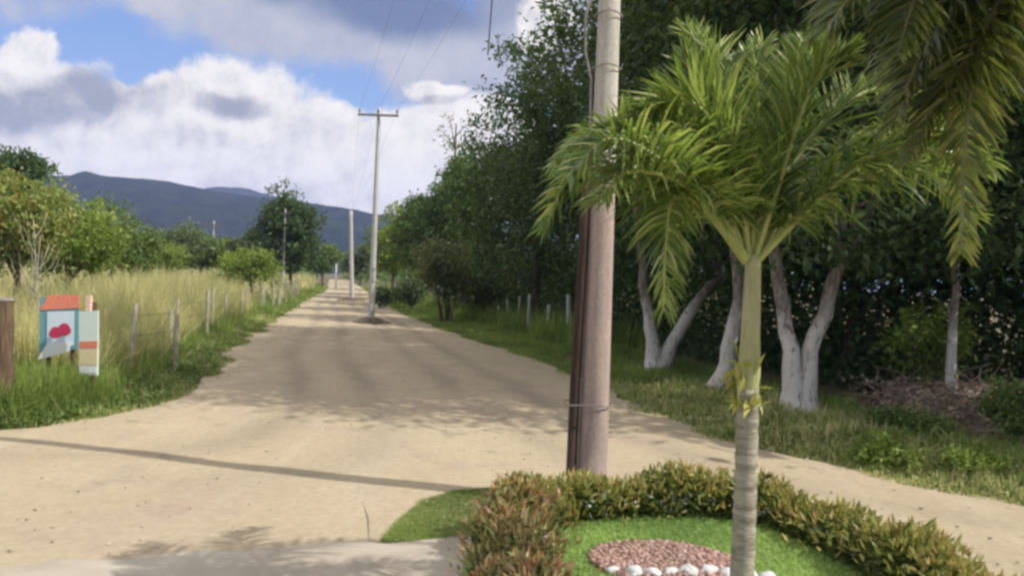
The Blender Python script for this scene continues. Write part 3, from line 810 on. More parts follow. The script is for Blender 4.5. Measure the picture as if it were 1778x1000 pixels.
# ------------------------------------------------------------------ verges and field
rng = np.random.default_rng(33)
def verge(name, label, side, y0, y1, n, width, h0, h1, wid, mat, inset=-.15):
    yy = y0 + (y1 - y0) * rng.uniform(0, 1, n) ** 1.6
    u = rng.uniform(0, 1, n) ** 1.1 * width
    edge = LX(yy) if side < 0 else RX(yy)
    xx = edge + side * (u + inset + .25 * np.sin(yy * 2.1) * np.cos(yy * .7))
    # clumps
    keep = np.array([mnoise.noise(Vector((x * .9, y * .9, 5))) for x, y in zip(xx, yy)]) > (-.32 if side < 0 else -.55)
    xx, yy, u = xx[keep], yy[keep], u[keep]
    cl = np.array([mnoise.noise(Vector((x * 1.6, y * 1.6, 15))) for x, y in zip(xx, yy)])
    h = (h0 + (h1 - h0) * np.clip(u / width * 1.3, 0, 1)) * np.clip(.85 + cl * .8, .35, 1.6) * rng.uniform(.5, 1.15, len(xx))
    Vv, Ff = blades(rng, np.stack([xx, yy], 1), -.01, h, wid * rng.uniform(.6, 1.3, len(xx)) * (1 + yy * .02), .8)
    return tag(quads(name, Vv, Ff, mat), label, 'grass', kind='stuff')
verge('verge_grass', 'lush green verge grass along the left side of the road', -1, 9.2, 30, 26000, 1.9, .10, .55, .016, M['verge'])
verge('verge_grass', 'low green grass along the right side of the road', 1, 7.2, 40, 52000, 4.2, .08, .30, .016, M['verge'])
verge('dry_blades', 'scattered pale dry blades in the left verge grass', -1, 9.2, 34, 9000, 2.0, .12, .6, .014, M['dry'])
verge('dry_blades', 'scattered yellowish dry blades in the right verge grass', 1, 7.2, 16, 9000, 3.2, .10, .34, .014, M['dry'])
verge('verge_grass', 'distant grass at the far left of the road', -1, 30, 110, 9000, 3, .15, .6, .03, M['verge'])
verge('verge_grass', 'distant grass at the far right of the road', 1, 38, 110, 9000, 4, .15, .7, .03, M['verge'])
n = 9000
yy = 23 + 36 * rng.uniform(0, 1, n) ** 1.3; xx = RX(yy) + 2.4 + rng.uniform(0, 2.6, n)
cl = np.array([mnoise.noise(Vector((x * .8, y * .5, 45))) for x, y in zip(xx, yy)])
ok = cl > -.25; xx, yy, cl = xx[ok], yy[ok], cl[ok]
Vv, Ff = blades(rng, np.stack([xx, yy], 1), -.01, rng.uniform(.4, 1.15, len(xx)) * (1 + .6 * cl), rng.uniform(.02, .045, len(xx)), .4)
tag(quads('tall_grass', Vv, Ff, M['verge']), 'tall green grass along the post fence under the trees on the right', 'grass', kind='stuff')
# left corner: weeds running out of the picture
n = 12000
xx = rng.uniform(-14, -6.2, n); yy = 8.6 + (-(xx + 6.2)) * -.04 + rng.uniform(.2, 2.6, n)
yb = np.interp(xx, xl[(yl > 8) & (xl < -5.6) & (yl < 12)], yl[(yl > 8) & (xl < -5.6) & (yl < 12)])
ok = yy > yb + .05
xx, yy, yb = xx[ok], yy[ok], yb[ok]
Vv, Ff = blades(rng, np.stack([xx, yy], 1), -.01, (.08 + .4 * np.clip((yy - yb) / 1.4, 0, 1)) * rng.uniform(.5, 1.2, len(xx)), rng.uniform(.01, .02, len(xx)), .5)
tag(quads('verge_grass', Vv, Ff, M['verge']), 'green weeds at the corner of the field below the signs', 'grass', kind='stuff')
n = 26000
xx = rng.uniform(-10.5, -5.4, n); yy = 9.5 + rng.uniform(0, 2.1, n)
ok = xx < LX(yy) - .12; xx, yy = xx[ok], yy[ok]; n = len(xx)
Vv, Ff = blades(rng, np.stack([xx, yy], 1), -.01, rng.uniform(.3, .82, n) * np.clip((LX(yy) - xx) / .7, .2, 1) * np.clip((yy - 9.35) / .5, .25, 1), rng.uniform(.012, .024, n), .5)
tag(quads('tall_weeds', Vv, Ff, M['verge']), 'knee high green weeds hiding the feet of the two signs', 'weeds', kind='stuff')
# broad-leaved weeds in the near verges
n = 9000
yy = 9.2 + 15 * rng.uniform(0, 1, n) ** 1.7; xx = LX(yy) - rng.uniform(0, 1.8, n)
zz = rng.uniform(0, 1, n) * (.1 + .3 * np.clip((LX(yy) - xx) / 1.2, 0, 1))
Vv, Ff = leaves(np.stack([xx, yy, zz], 1), rng.normal(0, 1, (n, 3)) + [0, 0, .4], np.tile([0, 0, 1.0], (n, 1)) + rng.normal(0, .4, (n, 3)), rng.uniform(.05, .12, n), rng.uniform(.03, .07, n))
tag(quads('weed_leaves', Vv, Ff, M['lf_mid']), 'broad leaved weeds in the left verge under the signs', 'weeds', kind='stuff')

# tall dry grass field on the left
def field(label, n, y0, y1, d0, d1, hmin, hmax, wmin, wmax, mat, pw=1.5):
    yy = y0 + (y1 - y0) * rng.uniform(0, 1, n) ** 1.4
    u = d0 + (d1 - d0) * rng.uniform(0, 1, n) ** pw
    xx = LX(yy) - u
    cl = np.array([mnoise.noise(Vector((x * .5, y * .5, 25))) for x, y in zip(xx, yy)])
    h = rng.uniform(hmin, hmax, n) * (1 + .5 * cl) * np.clip((u - d0) / 1.2 + .55, .5, 1)
    h = np.where((xx > -8.6) & (xx < -5.4) & (yy < 11.9), np.minimum(h, .5), h)
    Vv, Ff = blades(rng, np.stack([xx, yy], 1), -.02, h, rng.uniform(wmin, wmax, n), .32, .2)
    return tag(quads('tall_grass', Vv, Ff, mat), label, 'grass', kind='stuff')
field('tall dry yellow grass at the front of the field behind the signs', 30000, 10.6, 34, 1.1, 6, .9, 1.9, .010, .022, M['dry'])
field('tall dry yellow grass filling the field on the left', 34000, 12, 60, 4, 34, 1.3, 2.0, .02, .05, M['dry'], 1.2)
field('distant dry grass at the far left field', 16000, 50, 120, 1.5, 45, 1.2, 2.0, .05, .10, M['dry'], 1.1)
# green growth low in the front of the field
field('green grass mixed into the front of the dry field', 9000, 10.2, 40, .7, 2.6, .4, 1.1, .012, .022, M['verge'])

# ------------------------------------------------------------------ trees and shrubs
def crown_geo(rng, blobs, nclump, per, L, Wd, cr, shell=.55):
    B = np.array(blobs, float); vol = B[:, 3] * B[:, 4] * B[:, 5]; vol = vol ** .6; pick = rng.choice(len(B), nclump, p=vol / vol.sum())
    d = unit(rng.normal(size=(nclump, 3))); r = rng.uniform(shell ** 3, 1, nclump) ** (1 / 3)
    cc = B[pick, :3] + d * r[:, None] * B[pick, 3:6]
    size = cr * rng.uniform(.6, 1.35, nclump)
    n = nclump * per
    P = np.repeat(cc, per, 0) + rng.normal(size=(n, 3)) * np.repeat(size, per)[:, None] * [.55, .55, .38]
    outd = np.repeat(unit(d + [0, 0, .25]), per, 0)
    D = outd * .6 + rng.normal(0, .75, (n, 3)) + [0, 0, -.15]
    U = np.tile([0, 0, 1.0], (n, 1)) + rng.normal(0, .55, (n, 3))
    V, F = leaves(P, D, U, L * rng.uniform(.6, 1.3, n), Wd * rng.uniform(.6, 1.3, n))
    return V, F, cc

def auto_blobs(rng, c, rx, rz, n=7, ry=None):
    ry = ry or rx
    bl = [(c[0], c[1], c[2], rx * .72, ry * .72, rz * .75)]
    for k in range(n):
        a = 2 * math.pi * (k + rng.uniform(-.3, .3)) / n; e = rng.uniform(-.5, .9)
        q = .58 * math.cos(e * .9)
        s = rng.uniform(.36, .52)
        bl.append((c[0] + rx * q * math.cos(a), c[1] + ry * q * math.sin(a), c[2] + rz * .62 * math.sin(e), rx * s, ry * s, rz * s * .95))
    return bl

def tree(label, base, c, rx, rz, mat, bark, nclump=260, per=34, leaf=.17, stems=None, r=.2, cat='tree', name='tree', group=None, nb=7, cr=.55, seed=0, limbs=9, extra=None, wid=.5, ry=None, shell=.55):
    rng = np.random.default_rng(seed + 100)
    base = Vector((base[0], base[1], base[2] if len(base) > 2 else 0))
    t = thing(name, label, cat, base, group)
    lc = (c[0] - base.x, c[1] - base.y, c[2] - base.z)
    bl = auto_blobs(rng, lc, rx, rz, nb, ry)
    if extra: bl += [(e[0] - base.x, e[1] - base.y, e[2] - base.z, *e[3:]) for e in extra]
    V, F, cc = crown_geo(rng, bl, nclump, per, leaf, leaf * wid, cr, shell)
    g = Geo()
    if stems is None:
        top = np.array(lc) * [1, 1, .8]
        stems = [[(0, 0, -.15), tuple(top * .35 + [rng.normal(0, .12), rng.normal(0, .12), 0]), tuple(top * .7), tuple(top)]]
    tips = []
    for st in stems:
        p = spline(st, 14)
        p[2:, :2] += rng.normal(0, .02, (12, 2))
        rad = np.linspace(r, r * .4, 14); rad[:4] *= (1.75, 1.3, 1.1, 1.03)
        g.tube(p, rad, 10, jitter=.05, rng=rng); tips.append(p)
    for k in range(limbs):
        p = tips[k % len(tips)]; i = rng.integers(8, 14); s = p[i]
        e = cc[rng.integers(len(cc))]; m = (s + e) / 2 + [0, 0, abs(e[2] - s[2]) * .15]
        g.tube(spline([s, m, e], 7), np.linspace(r * .38, r * .08, 7), 6)
    g.build('trunk', bark, t, True)
    quads('crown', V, F, mat, t)
    return t

A = lambda px, py, d: at(px, py, d)
BP, BB = M['bark_pale'], M['bark']
# --- front row on the right, from near to far
b = gnd(1388, 716)
l1 = [tuple(A(*q) - b) for q in ((1380, 712, b.y), (1372, 620, b.y), (1362, 540, b.y + .1), (1345, 460, b.y + .2), (1330, 330, b.y + .3), (1320, 150, b.y + .5))]
l2 = [tuple(A(*q) - b) for q in ((1392, 712, b.y), (1406, 620, b.y), (1432, 540, b.y - .1), (1456, 460, b.y - .2), (1510, 370, b.y), (1560, 200, b.y))]
tree('tree with a whitewashed trunk forking in a V, right of the palm trunk', b, (b.x + .3, b.y + 1.2, 7.6), 3.9, 3.9, M['lf_dark'], BP, 1150, 36, .19, [l1, l2], .165, seed=1, nb=9, extra=[(4.4, 12.5, 3.75, 1.4, .7, 1.25), (5.6, 12.4, 3.7, 1.3, .7, 1.2), (6.9, 12.5, 3.8, 1.4, .7, 1.3), (8.2, 12.9, 3.9, 1.4, .8, 1.4), (6.8, 11.3, 7.7, 2.3, 2.3, 2.2), (4.3, 12.3, 8.9, 2.1, 2.0, 1.8), (7.6, 10.3, 8.3, 2.1, 2.1, 2.0), (6.3, 10.9, 10.8, 2.4, 2.2, 2.0), (4.4, 11.9, 11.0, 2.2, 2.0, 1.9)])  # later extra lumps widen the crown, mostly out of view, to shade the road
b = gnd(1252, 676)
s1 = [tuple(A(*q) - b) for q in ((1252, 674, b.y), (1268, 600, b.y), (1282, 500, b.y), (1270, 350, b.y + .3), (1260, 150, b.y + .6))]
tree('tree with a single leaning whitewashed trunk just left of the palm trunk', b, (b.x + .2, b.y + 1.4, 8.0), 3.6, 3.8, M['lf_dark'], BP, 420, 34, .19, [s1], .18, seed=2, extra=[(3.9, 14.9, 3.9, 1.3, .7, 1.3), (5.1, 14.9, 3.9, 1.3, .7, 1.3)])
b = gnd(1142, 642)
l1 = [tuple(A(*q) - b) for q in ((1138, 640, b.y), (1128, 560, b.y), (1118, 480, b.y), (1105, 350, b.y + .4), (1090, 150, b.y + .8))]
l2 = [tuple(A(*q) - b) for q in ((1148, 640, b.y), (1180, 570, b.y), (1228, 500, b.y), (1275, 430, b.y), (1320, 250, b.y + .5))]
tree('tree with two pale stems, one leaning far right, behind the hanging palm frond', b, (b.x - .3, b.y + 1.0, 7.6), 3.3, 4.2, M['lf_dark'], BP, 440, 34, .20, [l1, l2], .17, seed=3, extra=[(2.6, 18.3, 4.2, 1.4, .8, 1.4), (4.0, 18.2, 4.1, 1.4, .8, 1.4), (5.3, 18.3, 4.2, 1.4, .8, 1.4)])
tree('tall dark tree whose crown rises behind the near utility pole', (2.6, 25), (2.2, 25, 6.6), 3.0, 3.6, M['lf_dark'], BB, 420, 34, .21, r=.25, seed=4, extra=[(-.2, 25.5, 9.2, 1.2, 1.1, 1.3), (1.0, 24, 8.2, 1.3, 1.2, 1.2), (3.2, 24, 10.6, 2.6, 2.2, 1.9), (0.3, 25, 5.3, 1.6, 1.5, 1.6)])
b = gnd(948, 556)
tree('dark brown trunked tree standing by the fence left of the near pole', (1.3, 32), (.9, 33, 6.0), 3.3, 3.6, M['lf_dark'], M['bark'], 400, 32, .24, r=.24, seed=5, extra=[(-.5, 33, 7.9, 1.8, 1.6, 1.8), (1.2, 33, 9.6, 2.0, 1.8, 1.6), (.2, 31.6, 3.0, 1.9, 1.1, 1.5), (2.4, 31.4, 3.0, 1.7, 1.1, 1.5)])
tree('green tree beyond the fence, with bare twigs above its crown', (-.9, 41), (-1.2, 41.5, 6.2), 3.2, 4.2, M['lf_green'], BB, 380, 30, .28, r=.22, seed=6, extra=[(-2.4, 41, 8.0, 1.6, 1.5, 1.6), (-1.8, 39.6, 2.9, 2.2, 1.2, 1.7), (.4, 39.6, 2.8, 1.8, 1.2, 1.6)])
tree('dark green tree leaning over the right verge in the middle distance', (-3.4, 50), (-3.6, 50, 6.2), 3.2, 4.4, M['lf_dark'], BB, 320, 28, .33, r=.2, seed=7)
tree('round green tree on the right where the road narrows', (-6.2, 61), (-6.4, 61, 6.0), 3.2, 4.6, M['lf_green'], BB, 300, 28, .38, r=.2, seed=8)
tree('bright green tree right of the mid-road pole', (-9.8, 72), (-10, 72, 5.0), 3.4, 4.2, M['lf_light'], BB, 260, 26, .42, r=.2, seed=9)
tree('farthest green tree on the right of the road', (-14.6, 92), (-14.8, 92, 5.2), 3.4, 3.9, M['lf_mid'], BB, 200, 24, .5, r=.2, seed=10)
# sparse tree with pinkish twigs against the sky
b = at(792, 470, 46); b.z = 0
tw = thing('tree', 'bare twiggy tree top with a few pinkish leaves against the sky', 'tree', b)
rng = np.random.default_rng(71); g = Geo(); cl = []
trunk = [tuple(A(*q) - b) for q in ((800, 520, 46), (796, 400, 46), (790, 300, 46), (792, 215, 46))]
g.tube(spline(trunk, 12), np.linspace(.16, .04, 12), 8)
for q in ((765, 225), (780, 205), (815, 215), (830, 240), (850, 205), (775, 250), (808, 250), (842, 232)):
    e = np.array(tuple(A(q[0], q[1], 46 + rng.normal(0, .5)) - b)); s = spline(trunk, 12)[8 + rng.integers(3)]
    g.tube(spline([s, (s + e) / 2 + [0, 0, .1], e], 6), np.linspace(.045, .012, 6), 5)
    cl.append(rng.normal(0, .28, (26, 3)) + e)
g.build('trunk', M['bark'], tw, True); cl = np.vstack(cl); n = len(cl)
Vv, Ff = leaves(cl, rng.normal(0, 1, (n, 3)), rng.normal(0, 1, (n, 3)) + [0, 0, 1], rng.uniform(.14, .3, n), rng.uniform(.08, .15, n))
quads('crown', Vv, Ff, leaf_mat('leaf_pinkish', [(.26, .17, .13), (.20, .16, .10), (.30, .22, .16)], .3), tw)
# --- back row on the right: deep shade
back = [((8.4, 18.5), 5.4, 3.6, 'dense dark tree behind the V-shaped whitewashed trunk'),
        ((11.6, 16.6), 5.0, 4.2, 'dense dark tree behind the thin pale trunk at the right edge'),
        ((15.0, 21), 6.0, 5.0, 'tall dark tree at the far right behind the earth bank'),
        ((7.0, 23.5), 5.6, 3.6, 'dense dark tree behind the two-stemmed pale tree'),
        ((10.8, 24.5), 6.5, 4.4, 'broad dark tree deep in the shade on the right'),
        ((6.2, 31), 5.8, 3.8, 'dark tree behind the near utility pole, second row'),
        ((4.6, 40), 6.0, 4.0, 'dark tree behind the fence, second row'),
        ((18.5, 26), 7.0, 5.5, 'dark tree farthest right, behind all others')]
back.append(((12.3, 9.7), 5.6, 2.2, 'leafy tree out of view on the right, added to shade the verge'))  # unseen tree, added to cast shade over the right verge
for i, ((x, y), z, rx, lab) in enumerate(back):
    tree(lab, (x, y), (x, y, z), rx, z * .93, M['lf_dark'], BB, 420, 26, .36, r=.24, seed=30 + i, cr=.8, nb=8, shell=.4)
# thin trunk by the right edge
b = gnd(1650, 722)
st = [tuple(A(*q) - b) for q in ((1650, 724, b.y), (1653, 600, b.y), (1659, 500, b.y), (1664, 400, b.y), (1672, 250, b.y + .2), (1680, 80, b.y + .3))]
tree('slim tree with a thin straight pale trunk near the right edge', b, (b.x + .3, b.y + .4, 6.8), 2.2, 2.6, M['lf_dark'], BP, 170, 30, .18, [st], .085, seed=50, limbs=5)

def shrub(label, base, w, h, mat, n=90, per=30, leaf=.1, seed=0, name='shrub', cat='shrub', cr=None, group=None, stems=6, z0=.1, wid=.5):
    rng = np.random.default_rng(seed + 500)
    base = Vector((base[0], base[1], 0 if len(base) < 3 else base[2])); t = thing(name, label, cat, base, group)
    bl = auto_blobs(rng, (0, 0, h * .55), w, h * .5, 6)
    V, F, cc = crown_geo(rng, bl, n, per, leaf, leaf * wid, cr or w * .3, .3)
    V[:, 2] = np.abs(V[:, 2] - .02) + .02
    g = Geo()
    for k in range(stems):
        e = cc[rng.integers(len(cc))]; q = np.array([rng.normal(0, w * .1), rng.normal(0, w * .1), -.05])
        g.tube(spline([q, q * .4 + e * .5 + [0, 0, h * .1], e], 7), np.linspace(.035, .01, 7) * max(.4, h / 2.5), 6)
    g.build('stems', M['bark'], t, True)
    quads('foliage', V, F, mat, t)
    return t
# right verge shrubs
shrub('yellow green leafy bush beside the thin pale trunk', (7.9, 14.2), .75, 2.1, M['lf_light'], 60, 26, .14, 1)
shrub('dark green shrub at the right edge of the picture, in front of the earth bank', (7.35, 10.7), .55, 1.0, M['lf_mid'], 90, 30, .09, 2)
shrub('low light green weedy bush in front of the V-shaped trunk, right of it', (6.1, 11.2), .5, .5, M['lf_mid'], 50, 26, .08, 3)
shrub('olive brown bush by the fence right of the mid-road pole', (-3.1, 35), 1.5, 3.9, M['lf_olive'], 170, 30, .2, 4)
shrub('second olive brown bush, lower, nearer the near pole', (-1.1, 36), 1.3, 2.8, M['lf_olive'], 120, 30, .2, 5)
shrub('small grey green bush at the right foot of the mid-road pole', (-6.4, 47), 1.0, 2.1, M['lf_blue'], 90, 26, .2, 6)
shrub('dark green bush low on the far right verge', (-7.6, 53), 1.3, 1.5, M['lf_mid'], 90, 26, .22, 7)
shrub('grey green bush at the left foot of the mid-road pole', (-8.0, 46), .6, 1.5, M['lf_blue'], 60, 24, .2, 8)
for i, (x, y, ww, hh, mt, lab) in enumerate([(4.75, 9.35, .45, .42, 'lf_light', 'pale yellow green weed clump at the road edge right of the palm trunk'),
        (5.6, 9.0, .4, .34, 'lf_light', 'low yellow green weeds on the right verge left of the dark shrub'),
        ]):
    shrub(lab, (x, y), ww, hh, M[mt], 50, 26, .08, 20 + i, cat='weed', name='weed')
# undergrowth that closes the view under the right-hand trees
rng = np.random.default_rng(44)
n = 80000
yy = 13.5 + 60 * rng.uniform(0, 1, n) ** 1.5; xx = RX(yy) + np.interp(yy, [13, 17, 30], [6.2, 5.6, 4.1]) + rng.uniform(0, 1, n) ** 1.2 * 9 + np.clip(16 - yy, 0, 3) * 1.6
lump = np.array([mnoise.noise(Vector((x * .6, y * .6, 3))) for x, y in zip(xx, yy)])
zz = rng.uniform(0, 1, n) ** 1.3 * np.clip(4.2 + 2.6 * lump, 1.2, 6.5)
Vv, Ff = leaves(np.stack([xx, yy, zz], 1), rng.normal(0, 1, (n, 3)), np.tile([0, 0, 1.0], (n, 1)) + rng.normal(0, .6, (n, 3)), rng.uniform(.14, .32, n), rng.uniform(.07, .16, n))
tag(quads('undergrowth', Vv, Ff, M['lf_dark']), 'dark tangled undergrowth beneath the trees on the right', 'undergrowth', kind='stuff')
# earth bank and dry brush at the right
V = []; nu, nv = 50, 22
for i in range(nu):
    for j in range(nv):
        x = 6.3 + i / (nu - 1) * 9; f = j / (nv - 1); y = 11.7 + f * 3.6 + .5 * math.sin(x * .9)
        h = math.sin(f * math.pi) ** .8 * .50 * min(1, i / 8, (nu - 1 - i) / 6)
        V.append((x, y, h * (1 + .5 * mnoise.noise(Vector((x * 1.3, y * 1.3, 0)))) + .12 * mnoise.noise(Vector((x * 4, y * 4, 2))) * (h > 0) - .06))
tag(quads('earth_bank', V, [(i * nv + j, (i + 1) * nv + j, (i + 1) * nv + j + 1, i * nv + j + 1) for i in range(nu - 1) for j in range(nv - 1)], M['bank'], smooth=True), kind='structure')
g = Geo()
for k in range(520):
    x = rng.uniform(6.6, 13); y = 12.0 + rng.uniform(0, 2.4) + .5 * math.sin(x * .9); z = .12 + .5 * rng.uniform() ** 1.5
    a = rng.uniform(0, 2 * math.pi); L = rng.uniform(.2, 1.0); d = np.array([math.cos(a), math.sin(a), rng.normal(0, .35)])
    p = np.array([x, y, z]); g.tube(spline([p, p + d * L * .5 + rng.normal(0, .09, 3), p + d * L + rng.normal(0, .06, 3)], 6), np.linspace(.012, .004, 6) * rng.uniform(.5, 1.4), 4)
n = 5200; xx = rng.uniform(6.4, 13, n); yy = 11.8 + rng.uniform(0, 2.8, n) + .5 * np.sin(xx * .9)
Vv, Ff = leaves(np.stack([xx, yy, .08 + .5 * rng.uniform(0, 1, n) ** 1.6], 1), rng.normal(0, 1, (n, 3)), rng.normal(0, .7, (n, 3)) + [0, 0, 1], rng.uniform(.05, .14, n), rng.uniform(.03, .07, n))
g.add(Vv, Ff)
tag(g.build('dry_brush', M['brush']), 'dry brown branches and dead leaves on the low bank at the right', 'brushwood', kind='stuff')

# --- left side
LT = [
    ('dark tree top at the left edge of the picture against the sky', (at(8, 460, 36).x, 36), 1.9, 6.4, 1.5, 'lf_dark', .26, 180),
    ('yellow and orange leaved shrubby tree at the left edge of the field', (at(30, 460, 17).x, 17), 1.2, 2.9, 1.5, 'lf_rust', .13, 220),
    ('light green bushy tree right of the yellow leaved one', (at(120, 440, 22).x, 22), 1.7, 3.0, 1.7, 'lf_light', .16, 230),
    ('mid green tree behind the light green bush on the left', (at(195, 440, 32).x, 32), 2.0, 3.4, 2.0, 'lf_mid', .2, 200),
    ('green rounded bush tree at the back of the dry field', (at(235, 440, 40).x, 40), 2.2, 2.9, 1.6, 'lf_light', .24, 170),
    ('grey green tree in the middle of the far scrub', (at(300, 440, 55).x, 55), 2.6, 3.6, 1.7, 'lf_blue', .32, 140),
    ('dull green tree left of the short pale pole', (at(350, 440, 62).x, 62), 2.6, 3.4, 1.6, 'lf_mid', .36, 140),
    ('low grey green tree right of the short pale pole', (at(405, 440, 66).x, 66), 2.4, 3.3, 1.7, 'lf_blue', .36, 130),
    ('light green bush at the right end of the dry field', (at(435, 470, 42).x, 42), 1.9, 2.3, 1.1, 'lf_light', .22, 120),
    ('big dark rounded tree standing alone left of the road', (at(503, 470, 64).x, 64), 2.9, 5.2, 3.6, 'lf_dark', .36, 340),
    ('smaller dark tree touching the big rounded one on its left', (at(443, 470, 70).x, 70), 1.9, 4.0, 2.0, 'lf_dark', .36, 120),
    ('far hazy green tree where the road ends', (at(560, 490, 105).x, 105), 2.6, 3.6, 2.4, 'lf_mid', .5, 110),
    ('far grey green tree behind the poles at the end of the road', (at(625, 490, 125).x, 125), 3.4, 3.9, 2.9, 'lf_blue', .6, 110),
]
for i, (lab, (x, y), rx, z, rz, mt, lf, nc) in enumerate(LT):
    ex = None
    if 'big dark' in lab: ex = [(x - .7, y, 8.0, 1.5, 1.4, 1.7), (x + .9, y, 3.4, 2.0, 1.8, 1.6)]
    tree(lab, (x, y), (x, y, z), rx, rz, M[mt], BB, nc, 28, lf, r=.06 + .035 * rx, seed=60 + i, cr=rx * .2, extra=ex)
# dead pale stems among the left shrubs
g = Geo(); b = at(60, 470, 16.2); b.z = 0
for q in ((45, 365), (58, 380), (70, 410), (28, 420), (85, 425)):
    e = np.array(tuple(at(q[0], q[1], 16.2 + rng.normal(0, .2)) - b)); s = np.array([rng.normal(0, .15), rng.normal(0, .1), 0])
    g.tube(spline([s, (s + e) / 2 + [rng.normal(0, .08), 0, 0], e], 8), np.linspace(.022, .008, 8), 6)
    for k in range(4):
        f = rng.uniform(.45, .95); p = s * (1 - f) + e * f; a = rng.uniform(0, 6.3)
        g.tube(spline([p, p + np.array([math.cos(a) * .25, math.sin(a) * .2, .25]), p + np.array([math.cos(a) * .4, math.sin(a) * .3, .6])], 5), np.linspace(.012, .004, 5), 4)
o = g.build('dead_shrub', M['pale_wood'], None, True); o.location = b
tag(o, 'bare pale dead stems in front of the yellow leaved shrub', 'dead shrub')
# distant wood along the foot of the hills
n = 26000
xx = rng.uniform(-190, 60, n); yy = rng.uniform(135, 260, n)
ok = (np.abs(xx + .245 * yy) > 4)
xx, yy = xx[ok], yy[ok]; n = len(xx)
lump = np.array([mnoise.noise(Vector((x * .09, y * .06, 7))) for x, y in zip(xx, yy)])
zz = rng.uniform(0, 1, n) ** .7 * np.clip(4.6 + 4 * lump, 1, 9)
Vv, Ff = leaves(np.stack([xx, yy, zz], 1), rng.normal(0, 1, (n, 3)), np.tile([0, 0, 1.0], (n, 1)) + rng.normal(0, .6, (n, 3)), rng.uniform(.8, 1.8, n), rng.uniform(.5, 1.0, n))
tag(quads('far_woods', Vv, Ff, M['lf_mid']), 'hazy far wood at the foot of the hills', 'woods', kind='stuff')

# ------------------------------------------------------------------ fences
rng = np.random.default_rng(55)
def fence(label, pts, hs, r, mat, wires):
    b = Vector(pts[0]); t = thing('wire_fence', label, 'fence', b)
    for (p, h) in zip(pts, hs):
        g = Geo(); q = Vector(p) - b; lx, ly = rng.normal(0, .05, 2)
        g.tube([q + Vector((lx * f, ly * f, h * f - .2 * (1 - f))) for f in np.linspace(0, 1, 6)], np.linspace(r, r * .8, 6) * rng.uniform(.8, 1.25), 8, jitter=.06, rng=rng)
        g.build('post', mat, t)
    for z in wires:
        g = Geo(); g.tube([Vector(p) - b + Vector((0, 0, z + rng.normal(0, .015))) for p in pts], .005, 4); g.build('wire', M['wire'], t)
yy = np.concatenate([[13.4, 15.1, 16.9], np.arange(18.8, 62, 2.5)])
pts = [(LX(y) - 1.0 - .1 * rng.normal(), y, 0) for y in yy]
fence('wire fence of thin pale posts along the front of the dry field', pts, rng.uniform(1.2, 1.75, len(pts)), .05, M['pale_wood'], (.5, .9, 1.25))
yy = np.concatenate([[24.5], np.arange(26.5, 66, 1.9)])
pts = [(RX(y) + 3.7 + .15 * rng.normal(), y, 0) for y in yy]
fence('wire fence of whitish posts below the trees on the right', pts, rng.uniform(1.2, 1.7, len(pts)), .085, M['pole_far'], (.5, .9, 1.3))
# stout post at the left edge
b = at(3, 735, 10.1); b.z = 0
t = thing('gate_post', 'stout dark brown wooden post at the left edge of the picture', 'post', b)
g = Geo(); g.tube([(.01 * math.sin(z * 3), 0, z) for z in np.linspace(-.2, 1.66, 12)], [.13 - .01 * z for z in np.linspace(-.2, 1.66, 12)], 12, jitter=.05, rng=rng); g.build('shaft', M['dark_wood'], t)
g = Geo(); g.tube([(0, 0, 1.655), (0, 0, 1.69)], [.118, .10], 12); g.build('cap', M['conduit'], t)

# ------------------------------------------------------------------ signs in the field corner
def plate(g, pts, y0, y1):
    """extruded quad in the xz plane, between y0 (front) and y1"""
    V = [(x, y0, z) for x, z in pts] + [(x, y1, z) for x, z in pts]
    g.add(V, [(0, 1, 2, 3), (7, 6, 5, 4), (1, 0, 4, 5), (2, 1, 5, 6), (3, 2, 6, 7), (0, 3, 7, 4)])
D1 = 11.5
s0 = at(103, 700, D1); s0.z = 0
sg = thing('poster_sign', 'torn coloured poster board with a red patch, on two posts in the weeds', 'sign', s0, rotz=R(6))
def loc(px, py): q = at(px, py, D1) - s0; return (q.x, q.z)
for px in (84, 124):
    g = Geo(); x, z = loc(px, 560); g.box((x, .05, z / 2), (.05, .05, z + .55)); g.build('post', M['dark_wood'], sg)
g = Geo(); plate(g, [loc(70, 612), loc(134, 606), loc(136, 513), loc(72, 517)], 0, .022); g.build('board', M['teal'], sg)
g = Geo(); plate(g, [loc(72, 538), loc(137, 535), loc(137, 512), loc(86, 512)], -.012, -.003); g.build('header', M['pink'], sg)
g = Geo(); plate(g, [loc(83, 603), loc(127, 600), loc(128, 540), loc(84, 541)], -.012, -.003); g.build('poster', M['paleblue'], sg)
g = Geo()
n = 18
for (px, py, rx, ry) in ((98, 577, 11, 10), (112, 572, 11, 11)):
    ring = [loc(px + rx * math.cos(q) * (1 + .12 * math.sin(3 * q)), py + ry * math.sin(q)) for q in np.linspace(0, 2 * math.pi, n, endpoint=False)]
    c = loc(px, py); yo = -.0155 - (.002 if px > 100 else 0)
    V = [(x, yo, z) for x, z in ring] + [(x, -.0125, z) for x, z in ring]
    F = [(k, (k + 1) % n, n + (k + 1) % n, n + k) for k in range(n)] + [(k, k + 1, n - 2 - k, n - 1 - k) for k in range(n // 2 - 1)]
    g.add(V, F)
g.build('emblem', M['crimson'], sg)
g = Geo(); plate(g, [loc(68, 624), loc(120, 610), loc(124, 594), loc(84, 597)], -.026, -.014); g.build('flap', M['signwhite'], sg)
D2 = 11.2
s0 = at(153, 720, D2); s0.z = 0
def loc(px, py): q = at(px, py, D2) - s0; return (q.x, q.z)
sg = thing('banner_sign', 'narrow upright banner board, white above and cream below, beside the poster sign', 'sign', s0, rotz=R(-4))
g = Geo(); x, z = loc(150, 513); g.box((x, .06, z - .21), (.075, .05, .42)); g.build('top_board', M['peach'], sg)
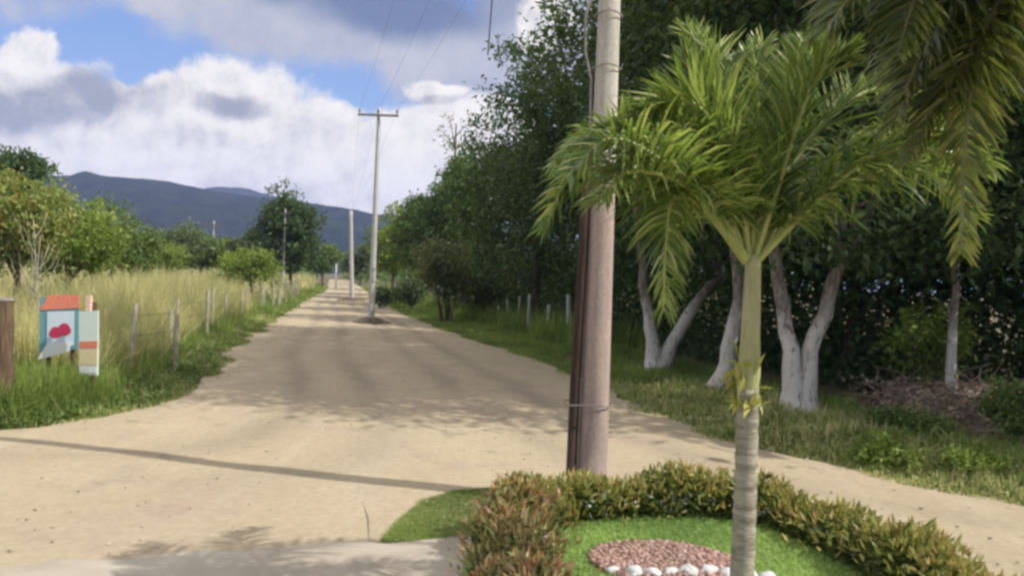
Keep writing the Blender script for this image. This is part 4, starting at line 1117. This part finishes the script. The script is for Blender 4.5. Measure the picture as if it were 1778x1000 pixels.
g = Geo(); g.box((x + .05, .115, z / 2 - .2), (.06, .055, z + .2)); g.build('post', M['dark_wood'], sg)
g = Geo(); plate(g, [loc(136, 650), loc(170, 652), loc(171, 539), loc(136, 541)], 0, .022); g.build('board', M['mint'], sg)
g = Geo(); plate(g, [loc(137, 604), loc(170, 604), loc(170, 592), loc(137, 593)], -.012, -.003); g.build('stripe', M['pink'], sg)
g = Geo(); plate(g, [loc(137, 633), loc(170, 634), loc(170, 606), loc(137, 606)], -.012, -.003); g.build('panel', M['cream'], sg)
g = Geo(); plate(g, [loc(138, 647), loc(169, 648), loc(169, 636), loc(138, 635)], -.012, -.003); g.build('footer', M['signwhite'], sg)

# loose stones on the dirt road
rng = np.random.default_rng(77); n = 900
yy = 5.5 + 30 * rng.uniform(0, 1, n) ** 1.6; fr = np.clip(rng.beta(.7, .7, n), .02, .98)
xx = np.where(yy > 9.3, LX(yy) + (RX(yy) - LX(yy)) * fr, rng.uniform(-7, 6, n)); sz = rng.uniform(.004, .011, n) * (1 + yy * .02)
Vs = cube[None] * sz[:, None, None] * rng.uniform(.5, 1.1, (n, 8, 1)) * np.array([1.2, 1, .6]) + np.stack([xx, yy, .045 + sz * .3], 1)[:, None]
Fs = np.array([(0, 3, 2, 1), (4, 5, 6, 7), (0, 1, 5, 4), (1, 2, 6, 5), (2, 3, 7, 6), (3, 0, 4, 7)])[None] + (np.arange(n) * 8)[:, None, None]
tag(quads('loose_gravel', Vs, Fs, leaf_mat('road_stones', [(.22, .18, .13), (.34, .28, .2), (.42, .36, .28)], 0, .9)), 'small loose stones scattered over the dirt road', 'gravel', kind='stuff')
# thin bent line laid on the dirt
p0, p1, p2 = gnd(630, 872, .05), gnd(641, 938, .05), gnd(664, 941, .06)
g = Geo(); g.tube([Vector((0, 0, 0)), (p0 + p1) / 2 - p0 + Vector((.03, 0, .015)), p1 - p0, p2 - p0], [.003, .005, .005, .003], 6)
o = g.build('thin_line', M['pale_wood'], None, True); o.location = p0
tag(o, 'thin bent line on the dirt beside the grass patch', 'thin_line')

# ------------------------------------------------------------------ air
hz, t, o = new_mat('haze')
pv = t.n('ShaderNodeVolumePrincipled', {'Color': (.47, .56, 1.0), 'Density': 0.00025, 'Anisotropy': 0.0})
t.t.links.new(pv.outputs[0], o.inputs['Volume'])
g = Geo(); g.box((-300, 1150, 129), (2900, 2440, 264))
tag(g.build('haze', hz), 'pale blue haze over the valley', 'haze', kind='stuff')
